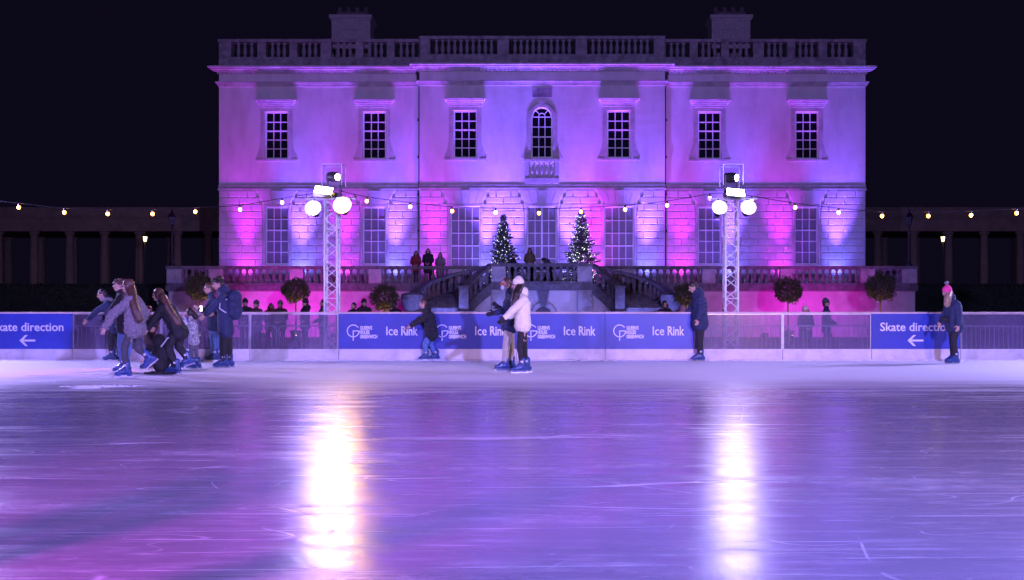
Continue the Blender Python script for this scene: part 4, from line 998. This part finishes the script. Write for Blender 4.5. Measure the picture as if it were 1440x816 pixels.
def person(label, s, yg, J, k=1.0, yaw=-90, hyaw=None, hpitch=0, vox=.008, coat=None, coat_r=.03, hem=None, trousers=BLACK, leg_r=.012, skin=SKIN, hair=HAIRD, hairstyle='short', hairpath=None, hat=None, bobble=False, hood=False, collar=None,
           skates=True, mask=False, glasses=False, gloves=None, puffer=False, fur=False, face=True, group=None, toes=None, fold=.006, shoe=BLACK, zfeet=0.0, curl=28, bands=None):
    """J: joints traced as (px, py[, depth]) at scale s; a = side nearer the camera (or right in the picture), b = the other"""
    Yp = 1440/s
    lat = Vector((math.cos(R(yaw)), math.sin(R(yaw)), 0)); fwd = Vector((math.sin(R(yaw)), -math.cos(R(yaw)), 0))
    def P(n, off=0.0):
        q = J[n]; v = W(q[0], q[1], s); v.y = Yp+(q[2] if len(q) > 2 else lat.y*off*k); return v
    root = thing('person', label, 'person', (P('hip').x, Yp, yg), group)
    head = P('head'); neck = P('neck'); sh = P('sh'); hip = P('hip')
    chest = sh.lerp(hip, .22); waist = sh.lerp(hip, .62)
    hyaw = yaw if hyaw is None else hyaw
    Mx, T = head_parts(head, hyaw, hpitch, k)
    SA = {}
    for q, sg in (('a', 1), ('b', -1)):
        SA['s'+q] = sh+lat*(.165*k*sg)+Vector((0,0,-.03*k)); SA['h'+q] = hip+lat*(.085*k*sg)
        for j, off in (('e', .22), ('w', .22), ('k', .10), ('f', .10)): SA[j+q] = P(j+q, off*sg)
    # ---- body: one continuous surface
    b = MB()
    b.ell(T(0,.012,.022), (.074*k,.093*k,.098*k), Mx); b.ell(T(0,-.014,-.045), (.056*k,.068*k,.070*k), Mx); b.ell(T(0,-.055,-.085), (.026*k,.024*k,.020*k), Mx)
    b.cap(T(0,-.082,.012), T(0,-.100,-.022), .010*k, .014*k, None, 8); b.ell(T(0,-.075,.030), (.050*k,.016*k,.012*k), Mx); b.ell(T(0,-.082,-.052), (.024*k,.010*k,.010*k), Mx)
    for sg in (-1, 1): b.ell(T(.076*sg,.012,-.012), (.012*k,.020*k,.031*k), Mx); b.ell(T(.034*sg,-.066,-.025), (.022*k,.018*k,.020*k), Mx)
    b.cap(neck-(sh-neck)*.0+Vector((0,0,-.03*k)), T(0,.02,-.05), .056*k, .054*k)
    for sg in (-1, 1):
        o = lat*(.075*k*sg); b.cap(chest+o, waist+o*.75, .105*k, .092*k, (fwd, .95)); b.cap(waist+o*.75, hip+o*.9, .095*k, .105*k)
        b.cap(neck+Vector((0,0,-.04*k)), sh+lat*(.14*k*sg)+Vector((0,0,-.01*k)), .06*k, .055*k)
    for q, sg in (('a', 1), ('b', -1)):
        b.cap(SA['s'+q], SA['e'+q], .050*k, .038*k); b.cap(SA['e'+q], SA['w'+q], .037*k, .026*k)
        b.cap(SA['h'+q], SA['k'+q], .085*k, .056*k); b.cap(SA['k'+q], SA['f'+q], .056*k, .036*k)
        dr = (SA['w'+q]-SA['e'+q]).normalized()
        nr = -lat*sg if abs(dr.dot(lat)) < .9 else fwd
        hand(b, SA['w'+q]+dr*.012, dr, nr, fwd, k*1.0, curl)
        f = SA['f'+q]; b.cap(f, f+fwd*.12*k+Vector((0,0,-.06*k)), .034*k, .028*k)
    body = remesh('body', b, vox if skates else max(vox, .010), skin, root, 2)
    if face:
        for sg in (-1, 1): MB().ell(T(.030*sg,-.080,.008), (.013*k,.008*k,.0075*k), Mx, 8, 6).build('eye', EYE, root, True)
        e = MB()
        for sg in (-1, 1): e.ell(T(.031*sg,-.086,.027), (.018*k,.006*k,.0045*k), Mx, 8, 5)
        e.build('eyebrow', hair, root, True)
        if not mask: MB().ell(T(0,-.092,-.055), (.021*k,.006*k,.006*k), Mx, 8, 6).build('mouth', LIP, root, True)
    # ---- trousers
    b = MB(); g = leg_r
    for q in 'ab':
        b.cap(SA['h'+q]+Vector((0,0,.05*k)), SA['k'+q], .092*k+g, .060*k+g); b.cap(SA['k'+q], SA['f'+q]+(SA['k'+q]-SA['f'+q]).normalized()*.04, .060*k+g, .042*k+g*1.3)
    b.cap(SA['ha'], SA['hb'], .105*k+g); b.cap(waist, hip, .10*k, .11*k)
    remesh('trousers', b, .012, trousers, root, 3, None, fold)
    # ---- coat
    if coat:
        c_ = coat_r; b = MB(); hm = hem if hem is not None else .10
        hp = hip+(hip-sh).normalized()*hm
        for sg in (-1, 1):
            o = lat*(.078*k*sg); b.cap(chest+o, waist+o*.85, .105*k+c_, .100*k+c_); b.cap(waist+o*.85, hp+o*1.0, .100*k+c_, .118*k+c_)
            b.cap(neck+Vector((0,0,-.05*k)), sh+lat*(.15*k*sg)+Vector((0,0,-.02*k)), .062*k+c_*.5, .060*k+c_*.6)
        for q in 'ab':
            dr = (SA['w'+q]-SA['e'+q]); b.cap(SA['s'+q], SA['e'+q], .056*k+c_*.8, .046*k+c_*.7); b.cap(SA['e'+q], SA['e'+q]+dr*.97, .046*k+c_*.7, .036*k+c_*.5)
        if collar is not False: b.cap(neck+Vector((0,0,-.04*k)), neck+Vector((0,0,.015*k)), .066*k+c_*.4, .062*k+c_*.3)
        if hood:
            hb = T(0,.05,-.11); b.ell(hb-fwd*.04*k, (.10*k,.09*k,.075*k), Mx); b.ell(hb-fwd*.08*k+Vector((0,0,-.04*k)), (.085*k,.06*k,.08*k), Mx)
        dsp = None
        if puffer: dsp = lambda co: .011*abs(math.sin((co.z-.0)*math.pi/.085))
        if fur: dsp = lambda co: .022*noise.noise(co*55)+.014*noise.noise(co*22)
        remesh('coat', b, .009 if (puffer or fur) else .011, coat, root, 3, dsp, fold*1.2)
        if bands: pass
    if collar:
        b = MB()
        for a in range(0, 360, 30): b.ell(neck+Vector((math.cos(R(a))*.095*k, math.sin(R(a))*.095*k, .01*k)), (.045*k,.045*k,.05*k))
        remesh('fur_collar', b, .012, collar, root, 1, lambda co: .012*noise.noise(co*60))
    # ---- hair
    b = MB(); r0 = .004
    if hairstyle != 'none':
        b.ell(T(0,.026,.036), ((.078+r0)*k,(.096+r0)*k,(.096+r0)*k), Mx); b.ell(T(0,.055,-.02), ((.070)*k,.062*k,.085*k), Mx)
        if hairstyle == 'long':
            b.ell(T(-.068,.02,-.02), (.022*k,.05*k,.085*k), Mx); b.ell(T(.068,.02,-.02), (.022*k,.05*k,.085*k), Mx)
            if not skates:
                for sg in (-1, 1): b.cap(T(.072*sg,-.01,.0), T(.105*sg,-.05,-.26), .040*k, .034*k)
            prev = T(0,.05,-.02); rr = .084*k
            for n_, q in enumerate(hairpath or []):
                v = W(q[0], q[1], s); v.y = Yp+(q[2] if len(q) > 2 else 0); b.cap(prev, v, rr, rr*.95, None, 10); rr *= .95; prev = v
        if hairstyle == 'curly':
            for i in range(14):
                a = i*2.4; z = .02+.09*(i/14); rr = .085*math.sqrt(max(0, 1-((z-.02)/.11)**2))+.01
                b.ell(T(math.cos(a)*rr, .02+math.sin(a)*rr, z+.01), (.032*k,.032*k,.028*k), Mx)
        remesh('hair', b, .009, hair, root, 2, lambda co: .005*noise.noise(Vector((co.x*70, co.y*70, co.z*14))))
    if hat:
        b = MB(); b.ell(T(0,.018,.062), (.092*k,.108*k,.092*k), Mx); b.ell(T(0,.018,.035), (.096*k,.112*k,.045*k), Mx); b.ell(T(0,.03,.11), (.062*k,.068*k,.06*k), Mx)
        hb = remesh('woolly_hat', b, .010, hat, root, 3, lambda co: .003*math.sin(co.x*260)*1)
        if bobble:
            q = MB().ell(T(0,.03,.205), (.045*k,.045*k,.045*k), Mx); remesh('bobble', q, .010, FUR, hb, 1, lambda co: .012*noise.noise(co*70))
    if mask:
        b = MB().ell(T(0,-.045,-.058), (.060*k,.062*k,.048*k), Mx); b.ell(T(0,-.085,-.045), (.030*k,.028*k,.035*k), Mx); remesh('face_mask', b, .008, MASK, root, 2)
    if glasses:
        b = MB(); b.ell(T(.032,-.100,.012), (.026*k,.006*k,.018*k), Mx); b.ell(T(-.032,-.100,.012), (.026*k,.006*k,.018*k), Mx); b.cap(T(-.01,-.101,.014), T(.01,-.101,.014), .004*k, None, None, 6)
        for sg in (-1, 1): b.cap(T(.058*sg,-.095,.014), T(.082*sg,.0,.014), .003*k, None, None, 6)
        b.build('glasses', LENS, root, True)
    if gloves:
        for q, sg in (('a', 1), ('b', -1)):
            b = MB(); dr = (SA['w'+q]-SA['e'+q]).normalized(); nr = -lat*sg; b.cap(SA['w'+q]-dr*.03, SA['w'+q]+dr*.02, .036*k, .034*k); hand(b, SA['w'+q]+dr*.012, dr, nr, fwd, k*1.03, curl, .0045); remesh('glove', b, .007, gloves, root, 2)
    # ---- feet
    toes = toes or {}
    for q, sg in (('a', 1), ('b', -1)):
        f = SA['f'+q]; ang, tilt = toes.get(q, (yaw, 0))
        F = Matrix.Translation(f) @ Matrix.Rotation(R(ang), 4, 'Z') @ Matrix.Rotation(R(tilt), 4, 'X')
        kk = max(.78, k); TT = lambda x, y, z: F @ (Vector((x, y, z))*kk)
        if skates:
            z0 = -.135/kk*1.0
            b = MB(); b.cap(TT(0,.02,.10), TT(0,.015,.0), .056*kk, .056*kk); b.cap(TT(0,.03,-.03), TT(0,-.12,-.055), .050*kk, .045*kk); b.cap(TT(0,-.02,.02), TT(0,-.10,-.04), .046*kk, .040*kk); b.cap(TT(0,.07,-.06), TT(0,-.17,-.062), .034*kk, .030*kk)
            sk = remesh('skate', b, .009, BOOT, root, 1)
            b = MB()
            b.box(-.030*kk, .030*kk, -.20*kk, .10*kk, -.100*kk, -.082*kk, F)
            b.box(-.012*kk, .012*kk, -.17*kk, -.09*kk, -.118*kk, -.100*kk, F).box(-.012*kk, .012*kk, .02*kk, .08*kk, -.118*kk, -.100*kk, F); b.build('blade_holder', BOOT, sk)
            MB().box(-.003, .003, -.20*kk, .11*kk, -.140*kk, -.112*kk, F).build('blade', BLADE, sk)
            b = MB()
            for z_, y_ in ((.075,.02),(.03,.0)):
                pts = [TT(.062*math.cos(R(a)), y_+.062*math.sin(R(a)), z_) for a in range(180, 361, 30)]; b.tube(pts, .009, 6)
            pts = [TT(.054*math.cos(R(a)), -.06+.02*math.sin(R(a)), -.03+.055*abs(math.sin(R(a)))) for a in range(0, 181, 30)]; b.tube(pts, .010, 6)
            b.build('strap', STRAP, sk)
            MB().box(.050*kk, .066*kk, -.03*kk, .02*kk, .055*kk, .09*kk, F).box(-.066*kk, -.050*kk, -.03*kk, .02*kk, .055*kk, .09*kk, F).build('buckle', BUCK, sk)
        else:
            b = MB(); b.cap(TT(0,.02,.03), TT(0,.02,-.03), .045*k, .045*k); b.cap(TT(0,.03,-.045), TT(0,-.13,-.055), .040*k, .034*k); remesh('shoe', b, .012, shoe, root, 1)
    return root
def foot_s(yfoot): return (yfoot-432)/CH       # scale of something standing on the ice at picture row yfoot
def A(px, s, h=.14): return (px, 432+(CH-h)*s)  # ankle over the ice

# ---- 1 man in hooded jacket, far left
s = 62.6
person('man in dark grey hooded jacket gliding left with one arm held out, farthest left', s, 0,
  dict(head=(143,414.5), neck=(150,422), sh=(153,427), hip=(160,455), ea=(143,438,-.28), wa=(134,449,-.36), eb=(149,443,.2), wb=(150,450,.1), ka=(157,475), fa=A(160,s), kb=(163,476), fb=A(166.5,s)), .98,
  yaw=-80, hyaw=-70, hpitch=18, coat=NAVY, hem=.10, trousers=BLACK, hairstyle='short', hood=True, collar=FUR, toes={'b': (-75,0)})
# ---- 2 youth behind the fur jacket
s = foot_s(524)
person('young person in black jacket and jeans directly behind the woman in grey fur', s, 0,
  dict(head=(167,401.5), neck=(170,412), sh=(172,418), hip=(176,458), ea=(160,438,-.1), wa=(156,452,-.15), eb=(170,440,.25), wb=(164,452,.2), ka=(173,486), fa=A(177,s), kb=(177,487), fb=A(174,s)), .98,
  yaw=-80, hyaw=-55, coat=BLACK, hem=.05, trousers=JEANS, hair=HAIRB, hairstyle='curly')
# ---- 3 woman in fur
s = foot_s(531.5)
person('woman with long hair in grey fur jacket striding left, one skate lifted behind', s, 0,
  dict(head=(180,403,-.02), neck=(184,413), sh=(187,420), hip=(190,461), ea=(169,442,-.30), wa=(161,459,-.34), eb=(196,440,.25), wb=(188,456,.28), ka=(178,488), fa=A(180.5,s,.15), kb=(191,491), fb=(206,503)), .98,
  yaw=-82, hyaw=-85, hpitch=6, coat=FUR, fur=True, coat_r=.045, hem=.03, trousers=DGREY, leg_r=.004, hair=HAIRB, hairstyle='long', hairpath=[(189,414,-.10),(194,426,-.19),(199,438,-.23),(203,449,-.22)], toes={'b': (-85,40)})
# ---- 4 woman in black with lilac-lit hair leaning forward
s = foot_s(526)
person('woman in black with long straight hair bending forward over the dark skating aid', s, 0,
  dict(head=(222,415), neck=(227,423), sh=(232,430), hip=(251,464), ea=(222,450,-.2), wa=(215,461,-.22), eb=(216,447,.2), wb=(213,458,.15), ka=(239,488), fa=A(250,s,.14), kb=(249,488), fb=(261,504.5)), .96,
  yaw=-88, hyaw=-95, hpitch=10, coat=BLACK, hem=.05, trousers=BLACK, leg_r=.02, hair=HAIRB, hairstyle='long', hairpath=[(231,419,-.06),(239,431,-.13),(247,443,-.16),(254,454,-.15)], toes={'b': (-80,18)})
# skating aid
x, Y, _ = W(228, 500, s); Y -= .05
pg = thing('skating_aid', 'black bird-shaped skating aid with pale front on the ice before the bending woman', 'skating aid', (x, Y, 0))
b = MB(); b.ell((x, Y, .30), (.17,.17,.30)); b.ell((x-.03, Y, .60), (.12,.12,.13)); b.cap((x-.12, Y, .60), (x-.20, Y, .58), .03, .012)
remesh('figure', b, .012, BLACK, pg, 3)
MB().ell((x-.055, Y, .30), (.13,.12,.24)).build('pale_front', TAUPE, pg, True)
MB().box(x-.24, x+.26, Y-.19, Y-.13, .005, .045).box(x-.24, x+.26, Y+.13, Y+.19, .005, .045).box(x-.2, x+.22, Y-.13, Y+.13, .02, .04).build('runner', BLACK, pg)
MB().tube([(x+.05, Y-.14, .5), (x+.18, Y-.16, .66), (x+.18, Y+.16, .66), (x+.05, Y+.14, .5)], .014, 8).build('handle', BUCK, pg)
# ---- child between
s = foot_s(519)
person('small child with rosy face and brown hair between the fur jacket and the bending woman', s, 0,
  dict(head=(208,436), neck=(209,445), sh=(210,449), hip=(211,477), ea=(204,460,-.14), wa=(204,470,-.2), eb=(216,460,.14), wb=(214,470,.05), ka=(209,494), fa=A(209,s,.12), kb=(214,494), fb=A(215,s,.12)), .68,
  yaw=-50, hyaw=-40, coat=BROWNC, hem=.02, trousers=BLACK, hair=HAIRB, group=None)
# ---- 5 little girl
s = foot_s(519)
person('little girl in speckled top and grey leggings, dark ponytail, arms raised to her face', s, 0,
  dict(head=(266,439.5), neck=(269,448), sh=(270.5,452), hip=(272.5,477), ea=(265,457,-.14), wa=(262,447,-.12), eb=(273,459,.14), wb=(269,449,.14), ka=(270.5,494), fa=A(272.5,s,.12), kb=(274,494), fb=A(276,s,.12)), .70,
  yaw=-85, hyaw=-95, coat=PATT, coat_r=.012, hem=.05, trousers=GREYP, leg_r=.002, hair=HAIRD, hairstyle='long', hairpath=[(272,441),(275,446)])
# ---- 6 man with phone
s = foot_s(508)
person('man in dark jacket and light jeans looking at a phone, left of backpack man', s, 0,
  dict(head=(293,406), neck=(297,415), sh=(299,420), hip=(301,454), ea=(293,438,-.22), wa=(289,434,-.42), eb=(303,438,.22), wb=(297,447,.2), ka=(301,476), fa=A(304,s), kb=(303,476), fb=A(307,s)), 1.0,
  yaw=-70, hyaw=-60, hpitch=12, coat=NAVY, hem=.08, trousers=JEANS, hair=HAIRB, skin=SKIN)
v = W(292, 434, s); v.y -= .44+.0
ph = MB().box(v.x-.035, v.x+.035, v.y-.004, v.y+.004, v.z-.07, v.z+.07).build('phone', M['hous']); tag(ph, 'mobile phone with glowing screen in the hand of the man in jeans', 'phone')
MB().box(v.x-.031, v.x+.031, v.y-.0065, v.y-.0045, v.z-.064, v.z+.064).build('screen', M['phone'], ph)
# ---- 7 tall man with backpack
s = foot_s(517)
person('tall curly haired man in long navy coat and dark trousers wearing a backpack', s, 0,
  dict(head=(306,399), neck=(311,409), sh=(314,416), hip=(317,457), ea=(303,434,-.22), wa=(297,442,-.34), eb=(311,436,.22), wb=(300,440,.2), ka=(316,484), fa=A(317,s), kb=(319,484), fb=A(320,s)), 1.06,
  yaw=-75, hyaw=-65, hpitch=18, coat=NAVY, coat_r=.035, hem=.14, trousers=BLACK, leg_r=.02, hair=HAIRD, hairstyle='curly', hood=True)
v = W(330, 428, s)
bp = thing('backpack', 'dark blue backpack on the tall man in the navy coat', 'backpack', (v.x, v.y, v.z-.2))
b = MB(); 
for dz, r_ in ((-.16,.10),(0,.12),(.15,.09)): b.cap((v.x-.02, v.y-.10, v.z+dz), (v.x-.02, v.y+.10, v.z+dz), r_)
b.cap((v.x, v.y, v.z-.18), (v.x, v.y, v.z+.16), .14); b.cap((v.x+.07, v.y-.07, v.z-.12), (v.x+.07, v.y+.07, v.z-.12), .075)
remesh('bag', b, .011, NAVY, bp, 3, None, .006)
MB().tube([W(323, 421, s)+Vector((0,-.17,0)), W(315, 424, s)+Vector((0,-.24,0)), W(314, 434, s)+Vector((0,-.24,0)), W(322, 440, s)+Vector((0,-.18,0))], .014, 6).tube([W(320, 431, s)+Vector((0,-.19,0)), W(328, 441, s)+Vector((0,-.12,0))], .007, 6).build('strap', BUCK, bp)
# ---- 8 stooping boy
s = foot_s(507.5)
person('boy in black puffer jacket and blue jeans stooping, one arm reaching down', s, 0,
  dict(head=(594.5,427.5), neck=(599,436), sh=(603,441), hip=(607,471), ea=(590,451,-.25), wa=(581.5,457,-.30), eb=(596,452,.2), wb=(590,460,.22), ka=(598.5,484), fa=A(600,s,.13), kb=(605.5,485), fb=A(612.5,s,.13)), .86,
  yaw=-80, hyaw=-75, hpitch=12, coat=BLACK, puffer=True, coat_r=.045, hem=-.01, trousers=JEANS, leg_r=.012, hair=HAIRB, hood=True)
# ---- 9 masked man
s = foot_s(521)
person('masked man in navy jacket and beige trousers beside the woman in white', s, 0,
  dict(head=(711,400.5), neck=(716,411), sh=(719,418), hip=(717,457), ea=(709,437,-.05), wa=(697,440,-.16), eb=(712,440,.24), wb=(702,433,.24), ka=(712,486), fa=A(710.5,s), kb=(718,486), fb=A(718.5,s)), 1.03,
  yaw=-75, hyaw=-45, coat=NAVY, hem=.03, trousers=BEIGE, leg_r=.014, hair=HAIRB, mask=True, glasses=True, gloves=BLACK)
# ---- 10 woman in white coat
s = foot_s(524.5)
person('woman in cream beanie and cream hooded coat with black leggings beside the masked man', s, 0,
  dict(head=(728,401), neck=(731,412), sh=(735,420), hip=(735,456), ea=(722,436,-.26), wa=(711.5,446,-.34), eb=(727,440,.2), wb=(716,446,.2), ka=(731,487), fa=A(734,s), kb=(737,487), fb=A(740,s)), 1.0,
  yaw=-82, hyaw=-80, hpitch=6, coat=CREAM, coat_r=.036, hem=.02, trousers=BLACK, leg_r=0, hair=HAIRD, hairstyle='long', hairpath=[(726,414,-.12),(724,424,-.16),(723,434,-.16)], hat=WOOL, hood=True, gloves=BLACK)
# ---- 11 lone man
s = foot_s(507.6)
person('lone man in dark puffer coat and black trousers standing head down by the blue boards', s, 0,
  dict(head=(974.5,404.5), neck=(979,412), sh=(982.5,418), hip=(984,453), ea=(983,437,-.24), wa=(979.5,448,-.28), eb=(976,432,.2), wb=(969,440,.25), ka=(983,478), fa=A(984,s), kb=(985,478), fb=A(986,s)), 1.04,
  yaw=-82, hyaw=-85, hpitch=28, coat=NAVY, puffer=True, coat_r=.045, hem=.05, trousers=BLACK, leg_r=.018, hair=HAIRD, hairstyle='short', hood=True)
# ---- 12 pink bobble hat
s = foot_s(511.5)
person('person in hot pink bobble hat and dark parka by the right direction board', s, 0,
  dict(head=(1331.5,411.5), neck=(1336,421), sh=(1340,427), hip=(1342,456), ea=(1342,443,-.24), wa=(1339.5,456,-.30), eb=(1334,443,.2), wb=(1329,452,.2), ka=(1339,480), fa=A(1341,s), kb=(1342,480), fb=A(1342.5,s)), .97,
  yaw=-80, hyaw=-80, hpitch=10, coat=NAVY, coat_r=.045, hem=.06, trousers=BLACK, leg_r=.012, hair=HAIRF, hairstyle='long', hairpath=[(1330,420,-.1),(1329,428,-.12)], hat=PINK, bobble=True, hood=True)
v = W(1331, 449, s)
b = MB(); b.cap(v+Vector((-.06,-.02,0)), v+Vector((.06,-.02,-.02)), .065, .06, None); ob = remesh('shoulder_bag', b, .012, BLACK, None, 2); tag(ob, 'small black bag worn in front by the pink hat skater', 'bag')

# ---- people standing in the crowd and on the terrace
def stand(label, px, ytop, s, zg, yaw, k=1.0, lean=0, **kw):
    Hh = 1.70*k
    top = CH+(432-ytop)/s; f = lambda h: 432-(zg+h*k-CH)*s   # joints from the ground up
    cw = math.cos(R(yaw)); X = lambda o: px+o*s*k
    sw = max(.12, abs(cw)*.22)
    J = dict(head=(X(lean), f(1.585)), neck=(X(lean*.6), f(1.46)), sh=(X(lean*.5), f(1.40)), hip=(X(0), f(.92)))
    if abs(cw) > .5:
        J.update(ea=(X(.22*cw), f(1.12), -.04), eb=(X(-.22*cw), f(1.12), -.04), wa=(X(.10*cw), f(1.02), -.24), wb=(X(-.10*cw), f(1.02), -.24), ka=(X(.10*cw), f(.5)), kb=(X(-.10*cw), f(.5)), fa=(X(.10*cw), f(.09)), fb=(X(-.10*cw), f(.09)))
    else:
        d = math.sin(R(yaw)); J.update(ea=(X(.02), f(1.10)), eb=(X(.02), f(1.10)), wa=(X(.2*d), f(1.0)), wb=(X(.2*d), f(1.0)), ka=(X(.02*d), f(.5)), kb=(X(0), f(.5)), fa=(X(0), f(.09)), fb=(X(-.02), f(.09)))
    a = dict(skates=False, vox=.012, face=False, fold=.004); a.update(kw)
    return person(label, s, zg, J, k, yaw=yaw, **a)
TG = 'people looking down from the terrace'; sT = 28.9
stand('woman in dark red coat at the terrace railing, leftmost of the three', 585, 353, sT, TF, 0, .99, coat=RED, hem=.1, hair=HAIRD, hairstyle='long', hairpath=[(585,363,.02),(585,369,.0)], trousers=BLACK, group=TG)
stand('woman in dark coat at the terrace railing, middle of the three', 602, 350, sT, TF, 5, 1.06, coat=BLACK, hem=.25, hair=HAIRD, hairstyle='long', hairpath=[(602,361,.02),(602,367,.0)], trousers=BLACK, group=TG)
stand('woman in grey coat at the terrace railing, rightmost of the three', 619, 355, sT, TF, -8, .94, coat=TAUPE, hem=.25, hair=HAIRB, hairstyle='long', hairpath=[(619,363,.02),(619,370,.0)], trousers=BLACK, group=TG)
sT2 = 30.2
stand('woman with long dark hair and olive jacket behind the landing railing', 745, 350, sT2, TF, 0, 1.0, coat=OLIVE, hem=.02, hair=HAIRD, hairstyle='long', hairpath=[(745,361,.03),(745,368,.02)], trousers=BLACK, group=TG)
stand('person in black by the left Christmas tree on the landing', 722, 362, sT2, TF, 70, .84, coat=BLACK, hem=.2, hair=HAIRD, trousers=BLACK, group=TG)
# stooping figure
px = 767; s = sT2; f = lambda h: 432-(TF+h-CH)*s
person('person in dark clothes stooping behind the landing railing', s, TF, dict(head=(px-3, f(1.12)), neck=(px-1, f(1.18)), sh=(px, f(1.17)), hip=(px+6, f(.86)), ea=(px-2, f(.9)), wa=(px-6, f(.75)), eb=(px-1, f(.9)), wb=(px-6, f(.78)), ka=(px+2, f(.5)), fa=(px-2, f(.09)), kb=(px+8, f(.5)), fb=(px+10, f(.09))), .95,
  yaw=-70, hpitch=45, coat=DGREY, hem=.0, trousers=BLACK, skates=False, vox=.012, face=False, hair=HAIRD, group=TG)
CG = 'spectators behind the rink boards'
crowd = [(345,415,44,30,1.0,'capped spectator in black just right of the backpack man',dict(coat=BLACK, hat=BLACK)),
 (360,419,44,-20,.97,'spectator in dark knitted hat, second from the backpack man',dict(coat=BROWNC, hat=DGREY)),
 (381,425,42,10,.93,'spectator with reddish scarf, third from the backpack man',dict(coat=RED, hair=HAIRB, hairstyle='long', hairpath=[(381,434,.0)])),
 (394,420,42,0,.97,'spectator in grey hat left of the pink tinted ball tree trunk',dict(coat=BROWNC, hat=TAUPE)),
 (429,418,43,-60,1.0,'spectator in pointed dark hood left of the left tower',dict(coat=BLACK, hood=True, hat=BLACK)),
 (454,417,43,-80,1.0,'dark haired spectator facing left right beside the left tower',dict(coat=DGREY, hair=HAIRD)),
 (497,424,43,-30,.94,'spectator with bowed head above the first blue board',dict(coat=BLACK, hair=HAIRD)),
 (512,417,43,20,1.0,'tall hooded spectator above the first blue board',dict(coat=BLACK, hat=BLACK, hood=True)),
 (556,423,44,150,.95,'spectator seen from behind left of the stooping boy',dict(coat=BLACK, hair=HAIRD)),
 (935,420,45,20,.97,'spectator in dark clothes peering over the board left of the lone man',dict(coat=BLACK, hair=HAIRD, hairstyle='long', hairpath=[(935,430,.03)])),
 (1133,431,50,0,.86,'fair haired spectator in pale hat behind the clear board',dict(coat=NAVY, hair=HAIRF, hairstyle='long', hairpath=[(1133,441,.0)], hat=WOOL)),
 (1162,419,48,75,.99,'man in grey beanie and dark coat behind the clear board facing right',dict(coat=NAVY, hat=DGREY))]
for px, yt, s, yaw, k, lab, kw in crowd:
    stand(lab, px, yt, s, GZ, yaw, k*1.0, group=CG, **kw)
